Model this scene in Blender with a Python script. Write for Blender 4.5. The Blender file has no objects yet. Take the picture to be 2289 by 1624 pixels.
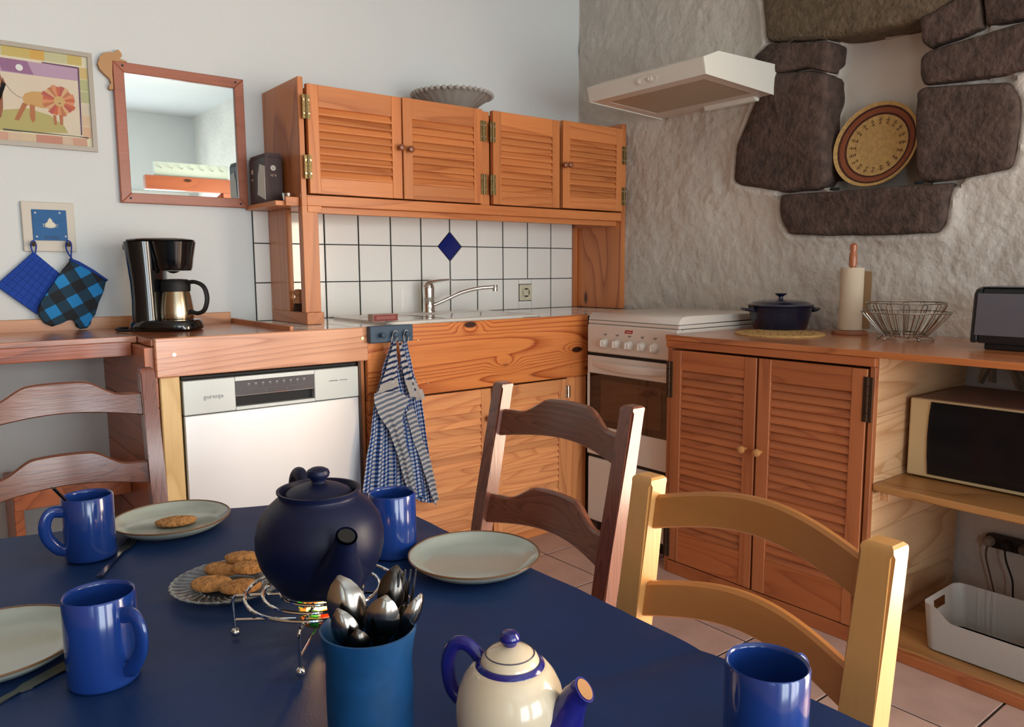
import bpy, bmesh, math, random
from mathutils import Vector, Matrix, Euler, noise
random.seed(7)
PI = math.pi
SC = bpy.context.scene
COL = SC.collection

# ------------------------------------------------------------------ camera, world, light, exposure
cam_d = bpy.data.cameras.new('camera'); cam = bpy.data.objects.new('camera', cam_d); COL.objects.link(cam)
cam.location = (-2.76393, -2.95810, 1.10762)
YAW, PITCH, ROLL = 0.666187, -0.121515, -0.0052242
_f = Vector((math.sin(YAW)*math.cos(PITCH), math.cos(YAW)*math.cos(PITCH), math.sin(PITCH)))
_r = Vector((math.cos(YAW), -math.sin(YAW), 0)); _u = _r.cross(_f)
_r2 = math.cos(ROLL)*_r + math.sin(ROLL)*_u; _u2 = -math.sin(ROLL)*_r + math.cos(ROLL)*_u
cam.rotation_euler = Matrix((_r2, _u2, -_f)).transposed().to_euler()
cam_d.sensor_fit = 'HORIZONTAL'; cam_d.sensor_width = 36.0
cam_d.lens = 1718.59/2289*36.0
cam_d.clip_start = 0.02
SC.camera = cam
SC.view_settings.view_transform = 'Standard'; SC.view_settings.look = 'None'
SC.view_settings.gamma = 1.0; SC.view_settings.use_curve_mapping = False
SC.view_settings.exposure = -0.08
w = bpy.data.worlds.new('world'); SC.world = w; w.use_nodes = True
w.node_tree.nodes['Background'].inputs[0].default_value = (0.62, 0.78, 1.0, 1)
w.node_tree.nodes['Background'].inputs[1].default_value = 1.0

def area(name, loc, rot, sx, sy, power, col):
    d = bpy.data.lights.new(name, 'AREA'); d.shape = 'RECTANGLE'; d.size = sx; d.size_y = sy
    d.energy = power; d.color = col
    o = bpy.data.objects.new(name, d); COL.objects.link(o); o.location = loc; o.rotation_euler = rot
    return o
# daylight through the glazed garden door in the far wall (low, warmed by the sunny terrace)
area('door_daylight', (-1.0, -6.56, 0.98), (PI/2, 0, 0), 1.7, 1.9, 118, (0.93, 0.95, 0.95))
area('far_window_daylight', (-2.95, -6.56, 1.1), (PI/2, 0, 0), 1.2, 1.6, 70, (0.84, 0.94, 1.0))
# warm daylight through the glazed door in the stone wall
area('side_door_daylight', (0.14, -3.80, 0.98), (0, PI/2, 0), 1.75, 0.95, 165, (1.0, 0.79, 0.58))
# cool fill lamp added to brighten the far wall reflected in the mirror
area('far_wall_fill', (-4.36, -4.75, 1.6), (PI/2, 0, math.radians(-138)), 1.0, 1.1, 130, (0.62, 0.84, 1.0))

# ------------------------------------------------------------------ colours / materials
def S(h, k=1.0):
    h = h.lstrip('#'); out = []
    for i in (0, 2, 4):
        c = int(h[i:i+2], 16)/255.0
        out.append(min(1.0, (c/12.92 if c <= .04045 else ((c+.055)/1.055)**2.4)*k))
    return (*out, 1.0)

def newmat(name):
    m = bpy.data.materials.new(name); m.use_nodes = True
    return m, m.node_tree, m.node_tree.nodes['Principled BSDF']

def lk(nt, a, b): nt.links.new(a, b)

def mat(name, col, rough=.5, metal=0.0, coat=0.0, trans=0.0, ior=1.45, bump=0.0, bscale=50, var=0.0, vscale=6, emit=None, estr=0, spec=.5, alpha=1.0, sheen=0):
    m, nt, p = newmat(name)
    col = S(col) if isinstance(col, str) else col
    p.inputs['Base Color'].default_value = col; p.inputs['Roughness'].default_value = rough
    p.inputs['Metallic'].default_value = metal; p.inputs['Coat Weight'].default_value = coat
    p.inputs['Coat Roughness'].default_value = .12
    p.inputs['Transmission Weight'].default_value = trans; p.inputs['IOR'].default_value = ior
    p.inputs['Specular IOR Level'].default_value = spec; p.inputs['Alpha'].default_value = alpha
    p.inputs['Sheen Weight'].default_value = sheen
    if emit:
        p.inputs['Emission Color'].default_value = S(emit); p.inputs['Emission Strength'].default_value = estr
    tc = nt.nodes.new('ShaderNodeTexCoord')
    if bump:
        n = nt.nodes.new('ShaderNodeTexNoise'); n.inputs['Scale'].default_value = bscale; n.inputs['Detail'].default_value = 4
        b = nt.nodes.new('ShaderNodeBump'); b.inputs['Strength'].default_value = bump; b.inputs['Distance'].default_value = .01
        lk(nt, tc.outputs['Object'], n.inputs['Vector']); lk(nt, n.outputs['Fac'], b.inputs['Height']); lk(nt, b.outputs['Normal'], p.inputs['Normal'])
    if var:
        n2 = nt.nodes.new('ShaderNodeTexNoise'); n2.inputs['Scale'].default_value = vscale; n2.inputs['Detail'].default_value = 5
        lk(nt, tc.outputs['Object'], n2.inputs['Vector'])
        r = nt.nodes.new('ShaderNodeMapRange'); r.inputs[1].default_value = .3; r.inputs[2].default_value = .7
        r.inputs[3].default_value = 1-var; r.inputs[4].default_value = 1+var*.5
        mx = nt.nodes.new('ShaderNodeVectorMath'); mx.operation = 'SCALE'; mx.inputs[0].default_value = col[:3]
        lk(nt, n2.outputs['Fac'], r.inputs[0]); lk(nt, r.outputs[0], mx.inputs['Scale']); lk(nt, mx.outputs[0], p.inputs['Base Color'])
    return m

def wood(name, light, dark, axis='x', ring=11.0, rough=.38, coat=.15, knots=True, contrast=.75, cross=5.0, along=.8, knotcol='#3a1a12', bump=.12, kn=.075):
    m, nt, p = newmat(name)
    N = nt.nodes
    def nd(t, **k):
        n = N.new(t)
        for a, b in k.items(): setattr(n, a, b)
        return n
    tc = nd('ShaderNodeTexCoord'); oi = nd('ShaderNodeObjectInfo')
    off = nd('ShaderNodeVectorMath', operation='SCALE'); off.inputs[0].default_value = (17.3, 31.7, 23.1); lk(nt, oi.outputs['Random'], off.inputs['Scale'])
    add = nd('ShaderNodeVectorMath', operation='ADD'); lk(nt, tc.outputs['Object'], add.inputs[0]); lk(nt, off.outputs[0], add.inputs[1])
    def mp(sa, sc):
        v = nd('ShaderNodeMapping'); s = [sc]*3; s['xyz'.index(axis)] = sa
        v.inputs['Scale'].default_value = s; lk(nt, add.outputs[0], v.inputs['Vector']); return v
    m1 = mp(along, cross)
    n1 = nd('ShaderNodeTexNoise'); n1.inputs['Scale'].default_value = 1.0; n1.inputs['Detail'].default_value = 1.5; n1.inputs['Roughness'].default_value = .35; n1.inputs['Distortion'].default_value = .25
    lk(nt, m1.outputs[0], n1.inputs['Vector'])
    h = n1.outputs['Fac']
    if knots:
        m2 = mp(2.6, 6.5)
        vo = nd('ShaderNodeTexVoronoi'); vo.inputs['Scale'].default_value = 1.0; vo.inputs['Randomness'].default_value = 1
        lk(nt, m2.outputs[0], vo.inputs['Vector'])
        kr = nd('ShaderNodeMapRange', interpolation_type='SMOOTHSTEP'); kr.inputs[1].default_value = .30; kr.inputs[2].default_value = 0; kr.inputs[3].default_value = 0; kr.inputs[4].default_value = .13
        lk(nt, vo.outputs['Distance'], kr.inputs[0])
        sm = nd('ShaderNodeMath', operation='ADD'); lk(nt, h, sm.inputs[0]); lk(nt, kr.outputs[0], sm.inputs[1]); h = sm.outputs[0]
        kd = nd('ShaderNodeMapRange', interpolation_type='SMOOTHSTEP'); kd.inputs[1].default_value = kn; kd.inputs[2].default_value = kn*1.7; kd.inputs[3].default_value = 1; kd.inputs[4].default_value = 0
        lk(nt, vo.outputs['Distance'], kd.inputs[0])
    mu = nd('ShaderNodeMath', operation='MULTIPLY'); mu.inputs[1].default_value = ring; lk(nt, h, mu.inputs[0])
    fr = nd('ShaderNodeMath', operation='FRACT'); lk(nt, mu.outputs[0], fr.inputs[0])
    cr = nd('ShaderNodeValToRGB'); e = cr.color_ramp.elements
    e[0].position = 0; e[0].color = (0, 0, 0, 1); e[1].position = 1; e[1].color = (.05, .05, .05, 1)
    a = e.new(.5); a.color = (.10, .10, .10, 1); a = e.new(.80); a.color = (.55, .55, .55, 1); a = e.new(.90); a.color = (1, 1, 1, 1); a = e.new(.96); a.color = (.25, .25, .25, 1)
    lk(nt, fr.outputs[0], cr.inputs[0])
    m3 = mp(5, 190)
    n3 = nd('ShaderNodeTexNoise'); n3.inputs['Scale'].default_value = 1; n3.inputs['Detail'].default_value = 2; lk(nt, m3.outputs[0], n3.inputs['Vector'])
    fi = nd('ShaderNodeMath', operation='MULTIPLY_ADD'); fi.inputs[1].default_value = .5; fi.inputs[2].default_value = -.18; lk(nt, n3.outputs['Fac'], fi.inputs[0])
    f2 = nd('ShaderNodeMath', operation='MULTIPLY_ADD', use_clamp=True); f2.inputs[1].default_value = contrast; lk(nt, cr.outputs[0], f2.inputs[0]); lk(nt, fi.outputs[0], f2.inputs[2])
    mix = nd('ShaderNodeMix', data_type='RGBA'); mix.inputs['A'].default_value = S(light); mix.inputs['B'].default_value = S(dark)
    lk(nt, f2.outputs[0], mix.inputs['Factor']); c = mix.outputs['Result']
    # per-board tone
    rv = nd('ShaderNodeMapRange'); rv.inputs[3].default_value = .86; rv.inputs[4].default_value = 1.12; lk(nt, oi.outputs['Random'], rv.inputs[0])
    vs = nd('ShaderNodeVectorMath', operation='SCALE'); lk(nt, c, vs.inputs[0]); lk(nt, rv.outputs[0], vs.inputs['Scale']); c = vs.outputs[0]
    if knots:
        mk = nd('ShaderNodeMix', data_type='RGBA'); mk.inputs['B'].default_value = S(knotcol); lk(nt, c, mk.inputs['A']); lk(nt, kd.outputs[0], mk.inputs['Factor']); c = mk.outputs['Result']
    lk(nt, c, p.inputs['Base Color'])
    p.inputs['Roughness'].default_value = rough; p.inputs['Coat Weight'].default_value = coat; p.inputs['Coat Roughness'].default_value = .25
    b = nd('ShaderNodeBump'); b.inputs['Strength'].default_value = bump; b.inputs['Distance'].default_value = .002
    lk(nt, n3.outputs['Fac'], b.inputs['Height']); lk(nt, b.outputs['Normal'], p.inputs['Normal'])
    return m

PL, PD = '#cf8149', '#984a22'
WX = wood('pine_orange_x', PL, PD, 'x', knots=False, cross=6, along=.45, contrast=.5)
WY = wood('pine_orange_y', PL, PD, 'y', knots=False, cross=6, along=.45, contrast=.5)
WZ = wood('pine_orange_z', PL, PD, 'z', knots=False, cross=6, ring=8, along=.4, contrast=.45)
WKZ = wood('pine_knotty_z', '#c77c46', '#924821', 'z', ring=8)
WAX = wood('pine_apron_x', '#e18a4a', '#993c16', 'x', ring=26, rough=.25, coat=.35, cross=4.8, along=.33, kn=.06, contrast=.85)
WAX2 = wood('pine_apron_pale_x', '#d99a74', '#a4603c', 'x', ring=16, rough=.22, coat=.45, cross=4.4, along=.35, knotcol='#4a3038', kn=.11)
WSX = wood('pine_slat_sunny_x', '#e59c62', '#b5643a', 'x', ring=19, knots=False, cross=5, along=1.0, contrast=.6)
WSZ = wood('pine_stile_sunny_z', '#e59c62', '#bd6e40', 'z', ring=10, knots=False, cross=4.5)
WRX = wood('pine_red_y', '#b56a3c', '#843e1e', 'y', coat=0, rough=.45, ring=15, knots=False, cross=5, along=.6, contrast=.5)
WRZ = wood('pine_red_z', '#b56e42', '#8a4826', 'z', coat=0, rough=.45, ring=9, knots=False, cross=5, along=.4, contrast=.5)
WTOP = wood('worktop_varnished_y', '#b9713f', '#8a4a25', 'y', ring=9, rough=.22, coat=.5, cross=4)
WTOPX = wood('worktop_varnished_x', '#b3693a', '#834321', 'x', ring=9, rough=.2, coat=.5, cross=4)
WPALEX = wood('pine_pale_panel_x', '#deb487', '#b0794a', 'x', ring=15, rough=.45, coat=.05, cross=4.5, along=.5, contrast=.6, kn=.09, knotcol='#5a2c1c')
WSHELF = wood('pine_shelf_y', '#b9864f', '#8a5a30', 'y', ring=8, rough=.4, coat=.1)
WYEL = wood('pine_yellow_z', '#dfc087', '#c29a5c', 'z', ring=7, rough=.4, coat=.05, kn=.05, knotcol='#80603a', contrast=.5)
WMIR = wood('mirror_frame_wood', '#ad6446', '#8a4830', 'x', ring=6, contrast=.35, kn=.07)
WCH_X = wood('chair_mahogany_x', '#7c4934', '#4c261a', 'x', ring=26, rough=.22, coat=.5, knots=False, contrast=.6, cross=13, along=.5)
WCH_Z = wood('chair_mahogany_z', '#7c4634', '#4c261a', 'z', ring=22, rough=.25, coat=.5, knots=False, contrast=.6, cross=13, along=.4)
WBL_X = wood('chair_blond_x', '#bf7e40', '#aa6c32', 'x', ring=5, rough=.35, coat=.25, knots=False, contrast=.22, cross=5)
WBL_Z = wood('chair_blond_z', '#cf9858', '#bb8246', 'z', ring=5, rough=.35, coat=.25, knots=False, contrast=.2, cross=5)
KNOB = mat('knob_brown', '#8a4f30', .3, coat=.4)
KNOBL = mat('knob_pale', '#c08a54', .35, coat=.3)
BRASS = mat('old_brass', '#85714a', .38, metal=.85, bump=.2, bscale=200)
SCREW = mat('screw_bright', '#e8dcb8', .25, metal=.9)
STEELH = mat('hinge_dark', '#4a3a2c', .4, metal=.7)
CHROME = mat('chrome', '#d8d8d4', .07, metal=1)
WIRE = mat('wire_chrome', '#a8a49c', .18, metal=1)
INOX = mat('brushed_inox', '#b8a88e', .22, metal=1)
CUTL = mat('cutlery_steel', '#9a948c', .16, metal=1)
CUTD = mat('cutlery_dark', '#54504c', .22, metal=1)
WHITEP = mat('white_wall_paint', (.66, .69, .68, 1), .85, bump=.06, bscale=90, var=.03, vscale=1.5)
PLASTER = mat('rough_plaster_white', (.60, .555, .49, 1), .72, bump=1.0, bscale=26, var=.10, vscale=3)
NICHEP = mat('niche_plaster', (.66, .60, .52, 1), .85, bump=.15, bscale=25)
CEIL = mat('ceiling_white', (.50, .53, .54, 1), .9)
TILE = mat('glazed_white_tile', '#ecece6', .09, coat=.3, bump=.015, bscale=12)
TILEB = mat('glazed_blue_tile', '#16226e', .1, coat=.3)
GROUT = mat('dark_grout', '#1e2423', .8)
FTILE = mat('terracotta_floor_tile', '#c2a294', .42, bump=.06, bscale=30, var=.16, vscale=9)
FGROUT = mat('floor_grout', '#4a3c36', .9)
STONE = mat('brown_granite', '#56453c', .85, bump=.9, bscale=60, var=.45, vscale=30)
STONE2 = mat('lintel_granite', '#6a5b47', .85, bump=.8, bscale=70, var=.35, vscale=40)
ENAMEL = mat('white_enamel', '#d9d2c8', .22, coat=.3)
HOODW = mat('hood_white', '#d9d8ce', .35)
CERAM = mat('sink_ceramic', '#e2e0d8', .12, coat=.4)
BLACKP = mat('black_plastic', '#0b0d0f', .12, coat=.5)
BLACKM = mat('black_matte', '#121212', .6)
GLASSK = mat('oven_glass', '#2a150f', .06, coat=.5)
MWGLASS = mat('microwave_glass', '#0b1216', .1, coat=.4)
CREAM = mat('cream_plastic', '#c9b287', .35)
GREYB = mat('greyish_brown_top', '#8a7a6c', .5)
DW = mat('dishwasher_steel', '#d2d6d8', .32, metal=.6)
DWC = mat('dishwasher_panel', '#c6cecb', .35, metal=.2)
DWK = mat('dishwasher_display', '#3c424a', .18, coat=.4)
CLOTH = mat('navy_cloth', '#0b2b5a', .5, bump=.05, bscale=400, var=.15, vscale=5, spec=.35)
NAVYG = mat('navy_glaze_matte', '#0b1230', .42, spec=.35)
MUGB = mat('cobalt_glaze', '#19377c', .14, coat=.4)
CUPB = mat('sea_blue_glaze', '#11416c', .42, var=.2, vscale=40, bump=.05)
PLATE = mat('plate_glaze', '#a6afa6', .14, coat=.4, var=.08, vscale=10)
PRIM = mat('plate_brown_rim', '#6a4a30', .25)
IVORY = mat('ivory_glaze', '#d2c2a6', .16, coat=.4)
ROYAL = mat('royal_blue_glaze', '#1c1c6c', .16, coat=.4)
COOKIE = mat('biscuit', '#bd8850', .85, bump=1.0, bscale=160, var=.25, vscale=60)
GLASS = mat('clear_glass', '#ffffff', .03, trans=1, ior=1.45)
CASS = mat('casserole_enamel', '#141c34', .2, coat=.4, bump=.03)
PAPER = mat('kitchen_paper', '#cdbca4', .9, bump=.1, bscale=120)
PAPERT = mat('kitchen_paper_sheet', '#b89872', .9)
STRAW = mat('straw_weave', '#c9a264', .8, bump=.6, bscale=180, var=.2, vscale=70)
STRAWD = mat('straw_dark', '#4a2418', .8, bump=.5, bscale=180)
STRAWR = mat('straw_russet', '#8a4c2e', .8, bump=.5, bscale=180)
TOASTG = mat('toaster_grey', '#6f7078', .38, metal=.4)
TOASTK = mat('toaster_black', '#1b1d20', .35)
BOXW = mat('white_storage_plastic', '#ded8d0', .38)
SLATEB = mat('slate_blue_paint', '#3a5063', .5)
WHITEC = mat('white_linen', '#dcd6ce', .9, bump=.3, bscale=300)
LOOPC = mat('grey_tape', '#a8a8a8', .8)
BOXR = mat('dark_red_card', '#7c2a28', .5)
BOXBR = mat('brown_card', '#3a2422', .5)
INKW = mat('ink_white', '#d8d0c4', .6)
INKG = mat('ink_grey', '#8d9494', .5)
INKD = mat('ink_dark', '#2a2a30', .6)
INKP = mat('ink_pink', '#c9a890', .6)
REDBADGE = mat('red_badge', '#a81c24', .4)
OUTLETM = mat('socket_cream', '#d2ccb2', .35)
TAGW = mat('frame_plastic', '#aaa294', .35)

# ------------------------------------------------------------------ mesh helpers
def NB(): return bmesh.new()
def box(bm, x0, x1, y0, y1, z0, z1, bev=0.0, seg=1):
    vs = [bm.verts.new((x, y, z)) for x in (x0, x1) for y in (y0, y1) for z in (z0, z1)]
    F = [(0, 1, 3, 2), (4, 6, 7, 5), (0, 4, 5, 1), (2, 3, 7, 6), (0, 2, 6, 4), (1, 5, 7, 3)]
    fs = [bm.faces.new([vs[i] for i in f]) for f in F]
    if bev > 0:
        es = list({e for f in fs for e in f.edges})
        bmesh.ops.bevel(bm, geom=es, offset=bev, segments=seg, affect='EDGES', profile=.5)
    return bm
def P3(plane, a, b, c):
    return {'xz': (a, c, b), 'yz': (c, a, b), 'xy': (a, b, c)}[plane]
def prism(bm, pts, plane, c0, c1, bev=0.0, seg=1):
    lo = [bm.verts.new(P3(plane, a, b, c0)) for a, b in pts]
    hi = [bm.verts.new(P3(plane, a, b, c1)) for a, b in pts]
    n = len(pts); fs = [bm.faces.new(lo[::-1]), bm.faces.new(hi)]
    for i in range(n):
        j = (i+1) % n; fs.append(bm.faces.new((lo[i], lo[j], hi[j], hi[i])))
    if bev > 0:
        es = list({e for f in fs[:2] for e in f.edges})
        bmesh.ops.bevel(bm, geom=es, offset=bev, segments=seg, affect='EDGES', profile=.5)
    return bm
def lathe(bm, prof, cx=0, cy=0, n=40, wob=None, axis='z', cz=0):
    rings = []
    for r, z in prof:
        ring = []
        for k in range(n):
            a = 2*PI*k/n; rr = max(r, 1e-5)*(1+(wob(a, z) if wob else 0))
            p = (cx+rr*math.cos(a), cy+rr*math.sin(a), cz+z)
            if axis == 'x': p = (cx+z, cy+rr*math.cos(a), cz+rr*math.sin(a))
            if axis == 'y': p = (cx+rr*math.cos(a), cy+z, cz+rr*math.sin(a))
            ring.append(bm.verts.new(p))
        rings.append(ring)
    for a, b in zip(rings, rings[1:]):
        for k in range(n):
            bm.faces.new((a[k], a[(k+1) % n], b[(k+1) % n], b[k]))
    if prof[0] == prof[-1]: return bm
    for ring, r in ((rings[0], prof[0][0]), (rings[-1], prof[-1][0])):
        if r > 1e-4:
            try: bm.faces.new(ring)
            except Exception: pass
    return bm
def tube(bm, path, r, n=8, closed=False, caps=True, flat=1.0):
    P = [Vector(p) for p in path]; m = len(P); rings = []
    t0 = (P[1]-P[0]).normalized(); ref = Vector((0, 0, 1)) if abs(t0.z) < .9 else Vector((1, 0, 0))
    nrm = t0.cross(ref).normalized()
    if isinstance(r, (list, tuple)) and len(r) != m:
        q = len(r)-1; r = [r[min(int(i/(m-1)*q), q-1)]*(1-(i/(m-1)*q-min(int(i/(m-1)*q), q-1)))+r[min(int(i/(m-1)*q), q-1)+1]*(i/(m-1)*q-min(int(i/(m-1)*q), q-1)) for i in range(m)]
    for i in range(m):
        if closed: t = P[(i+1) % m]-P[i-1]
        else: t = P[min(i+1, m-1)]-P[max(i-1, 0)]
        t.normalize(); nrm = (nrm - t*nrm.dot(t)).normalized(); bn = t.cross(nrm)
        rr = r[i] if isinstance(r, (list, tuple)) else r
        rings.append([bm.verts.new(P[i]+nrm*math.cos(2*PI*k/n)*rr+bn*math.sin(2*PI*k/n)*rr*flat) for k in range(n)])
    for i in range(m if closed else m-1):
        a, b = rings[i], rings[(i+1) % m]
        for k in range(n): bm.faces.new((a[k], a[(k+1) % n], b[(k+1) % n], b[k]))
    if caps and not closed: bm.faces.new(rings[0][::-1]); bm.faces.new(rings[-1])
    return bm
def smooth_path(pts, k=8):
    P = [Vector(p) for p in pts]; out = []
    for i in range(len(P)-1):
        p0, p1, p2, p3 = P[max(i-1, 0)], P[i], P[i+1], P[min(i+2, len(P)-1)]
        for s in range(k):
            t = s/k
            out.append(.5*((2*p1)+(-p0+p2)*t+(2*p0-5*p1+4*p2-p3)*t*t+(-p0+3*p1-3*p2+p3)*t**3))
    out.append(P[-1]); return out
def circ(cx, cy, z, r, n=40, a0=0, a1=2*PI):
    full = abs(a1-a0-2*PI) < 1e-6
    return [(cx+r*math.cos(a0+(a1-a0)*k/(n if full else n-1)), cy+r*math.sin(a0+(a1-a0)*k/(n if full else n-1)), z) for k in range(n)]

OFF = {}; ROOT = {}
def tag(o, label=None, cat=None, group=None, kind=None):
    if label: o['label'] = label
    if cat: o['category'] = cat
    if group: o['group'] = group
    if kind: o['kind'] = kind
    return o
def thing(name, label, cat, loc, rotz=0, group=None):
    o = bpy.data.objects.new(name, None); COL.objects.link(o); o.empty_display_size = .05
    o.location = loc; o.rotation_euler = (0, 0, rotz); OFF[o] = Vector((0, 0, 0)); ROOT[o] = o
    return tag(o, label, cat, group)
def M(name, bm, m, parent=None, smooth=False, local=False, label=None, kind=None, cat=None, group=None, angle=40):
    bm.normal_update()
    bmesh.ops.recalc_face_normals(bm, faces=bm.faces)
    me = bpy.data.meshes.new(name); 
    xs = [v.co for v in bm.verts]
    c = Vector([(min(v[i] for v in xs)+max(v[i] for v in xs))/2 for i in range(3)])
    bmesh.ops.translate(bm, verts=bm.verts, vec=-c)
    bm.to_mesh(me); bm.free()
    for mm in (m if isinstance(m, (list, tuple)) else [m]): me.materials.append(mm)
    if smooth:
        me.shade_smooth()
        try: me.set_sharp_from_angle(angle=math.radians(angle))
        except Exception: pass
    o = bpy.data.objects.new(name, me); COL.objects.link(o)
    if parent is None:
        o.location = c; OFF[o] = Vector((0, 0, 0)); ROOT[o] = o
    else:
        rt = ROOT[parent]; q = c if local else c - rt.location
        if parent is rt: o.location = q
        else: o.location = q - OFF[parent]
        o.parent = parent; OFF[o] = q; ROOT[o] = rt
    return tag(o, label, cat, group, kind)
def clone_to(src, parent, world):
    """copy a single mesh part (shared mesh data) so that its origin sits at a world point"""
    o = src.copy(); COL.objects.link(o); o.parent = parent
    rt = ROOT[parent]; q = Vector(world) - rt.location
    o.location = q - (OFF[parent] if parent is not rt else Vector((0, 0, 0))); OFF[o] = q; ROOT[o] = rt
    return o
def origin_world(o): return ROOT[o].location + OFF[o] if ROOT[o] is not o else o.location.copy()
def B1(name, m, x0, x1, y0, y1, z0, z1, parent=None, bev=.0015, **k):
    return M(name, box(NB(), x0, x1, y0, y1, z0, z1, bev), m, parent, **k)
def text(name, body, size, m, parent, loc, rot, ext=.0004, align='CENTER', xs=1.0, shear=0):
    c = bpy.data.curves.new(name, 'FONT'); c.body = body; c.size = size; c.extrude = ext; c.align_x = align; c.align_y = 'CENTER'; c.shear = shear
    t = bpy.data.objects.new('tmp_text', c); COL.objects.link(t)
    dg = bpy.context.evaluated_depsgraph_get(); me = bpy.data.meshes.new_from_object(t.evaluated_get(dg))
    bpy.data.objects.remove(t)
    bm = NB(); bm.from_mesh(me); bpy.data.meshes.remove(me)
    mt = Matrix.Translation(loc) @ Euler(rot).to_matrix().to_4x4() @ Matrix.Diagonal((xs, 1, 1, 1))
    bmesh.ops.transform(bm, matrix=mt, verts=bm.verts)
    return M(name, bm, m, parent)
RY = (PI/2, 0, 0)            # text on a wall facing -y
RX = (PI/2, 0, -PI/2)        # text on a face facing -x

# ------------------------------------------------------------------ room shell
XL, YF, ZC = -4.3, -6.5, 2.85
def struct(o): o['kind'] = 'structure'; return o
floor = struct(B1('floor', FGROUT, XL, 0.25, YF, 0.25, -.12, -.004, bev=0))
TP = .305
tx0 = -.87 + .305*3; ty0 = -.455
tm = None
for i in range(-1, 14):
    for j in range(-2, 20):
        xa = tx0 - i*TP; ya = ty0 - j*TP
        x0, x1, y0, y1 = max(xa-TP+.006, XL), min(xa, 0.0), max(ya-TP+.006, YF), min(ya, 0.0)
        if x1-x0 < .03 or y1-y0 < .03: continue
        if x0 < -3.6 or y0 < -5.2: continue
        full = abs(x1-x0-TP+.006) < 1e-4 and abs(y1-y0-TP+.006) < 1e-4
        if full and tm:
            clone_to(tm, floor, ((x0+x1)/2, (y0+y1)/2, -.002))
        else:
            t = B1('tile', FTILE, x0, x1, y0, y1, -.004, 0, floor, bev=.0015)
            if full: tm = t
B1('tile', FTILE, XL, -3.62, YF, 0, -.004, -.0005, floor, bev=0)['kind'] = 'stuff'
B1('tile', FTILE, -3.6, 0, YF, -5.25, -.004, -.0005, floor, bev=0)['kind'] = 'stuff'

wall_back = struct(B1('wall_back', WHITEP, XL-.2, 0.25, 0.0, 0.2, -.1, ZC, bev=0))
def wall_open(name, plane, a0, a1, c0, c1, openings, m):
    """wall with rectangular openings, built from boxes; a = horizontal coordinate, z vertical"""
    bm = NB(); cur = a0
    def bx(p, q, z0, z1):
        if q-p < 1e-4 or z1-z0 < 1e-4: return
        if plane == 'y': box(bm, p, q, c0, c1, z0, z1)
        else: box(bm, c0, c1, p, q, z0, z1)
    for (p, q, z0, z1) in sorted(openings):
        bx(cur, p, -.1, ZC); bx(p, q, -.1, z0); bx(p, q, z1, ZC); cur = q
    bx(cur, a1, -.1, ZC)
    return struct(M(name, bm, m))
wall_open('wall_front', 'y', XL-.2, 0.25, YF-.2, YF, [(-3.6, -2.3, .25, 1.95), (-1.9, -.1, 0, 2.0)], WHITEP)
wall_open('wall_left', 'x', YF, 0.0, XL-.2, XL, [(-5.3, -4.2, .95, 2.25)], mat('left_wall_dark', (.20, .13, .08, 1), .7))  # unseen wall, coloured dark to cut the bounce light in the room
ceiling = struct(B1('ceiling', CEIL, XL-.2, .25, YF-.2, .2, ZC, ZC+.1, bev=0))

# openings of the stone wall
HOLE = [(-1.369,1.943),(-1.684,1.932),(-1.7,1.855),(-1.697,1.807),(-1.696,1.747),(-1.687,1.697),(-1.704,1.429),(-1.727,1.393),(-1.392,1.393),(-1.378,1.422),(-1.357,1.561),(-1.361,1.755)]
STONES = {
 'lintel': [(-1.058,2.264),(-1.068,2.161),(-1.081,2.1),(-1.091,1.998),(-1.113,1.989),(-1.25,1.962),(-1.378,1.941),(-1.531,1.932),(-1.69,1.926),(-1.715,1.930),(-1.80,1.966),(-1.856,2.048),(-1.9,2.28),(-1.5,2.30)],
 'upper_left': [(-1.113,1.984),(-1.197,1.968),(-1.272,1.955),(-1.37,1.935),(-1.37,1.864),(-1.359,1.828),(-1.278,1.858),(-1.147,1.862),(-1.103,1.898),(-1.04,1.944)],
 'large_left': [(-1.104,1.872),(-1.279,1.851),(-1.358,1.82),(-1.361,1.755),(-1.359,1.644),(-1.357,1.561),(-1.375,1.501),(-1.378,1.422),(-1.343,1.402),(-1.199,1.402),(-1.165,1.411),(-.99,1.449),(-.959,1.472),(-.976,1.608),(-1.055,1.774)],
 'sill': [(-1.18,1.392),(-1.193,1.397),(-1.392,1.391),(-1.727,1.389),(-1.752,1.386),(-1.83,1.385),(-1.816,1.343),(-1.81,1.258),(-1.788,1.222),(-1.6,1.221),(-1.4,1.227),(-1.226,1.239),(-1.19,1.294)],
 'right_low': [(-1.687,1.697),(-1.708,1.711),(-1.807,1.699),(-1.967,1.68),(-2.003,1.623),(-2.007,1.549),(-1.998,1.419),(-1.987,1.411),(-1.849,1.394),(-1.727,1.393),(-1.704,1.429),(-1.69,1.647)],
 'right_mid': [(-1.696,1.807),(-1.718,1.822),(-1.827,1.834),(-1.993,1.846),(-2.12,1.85),(-2.12,1.70),(-2.002,1.705),(-1.947,1.700),(-1.806,1.708),(-1.708,1.717),(-1.696,1.747)],
 'right_up': [(-1.689,1.928),(-1.701,1.934),(-1.791,1.964),(-1.869,1.99),(-1.883,1.86),(-1.826,1.846),(-1.722,1.832),(-1.7,1.855)],
 'corner': [(-1.876,1.99),(-1.889,1.863),(-1.992,1.856),(-2.12,1.862),(-2.12,2.05),(-1.95,2.10)],
}
def inside(p, poly):
    x, y = p; c = False; n = len(poly)
    for i in range(n):
        (x1, y1), (x2, y2) = poly[i], poly[(i+1) % n]
        if (y1 > y) != (y2 > y) and x < (x2-x1)*(y-y1)/(y2-y1)+x1: c = not c
    return c
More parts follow.
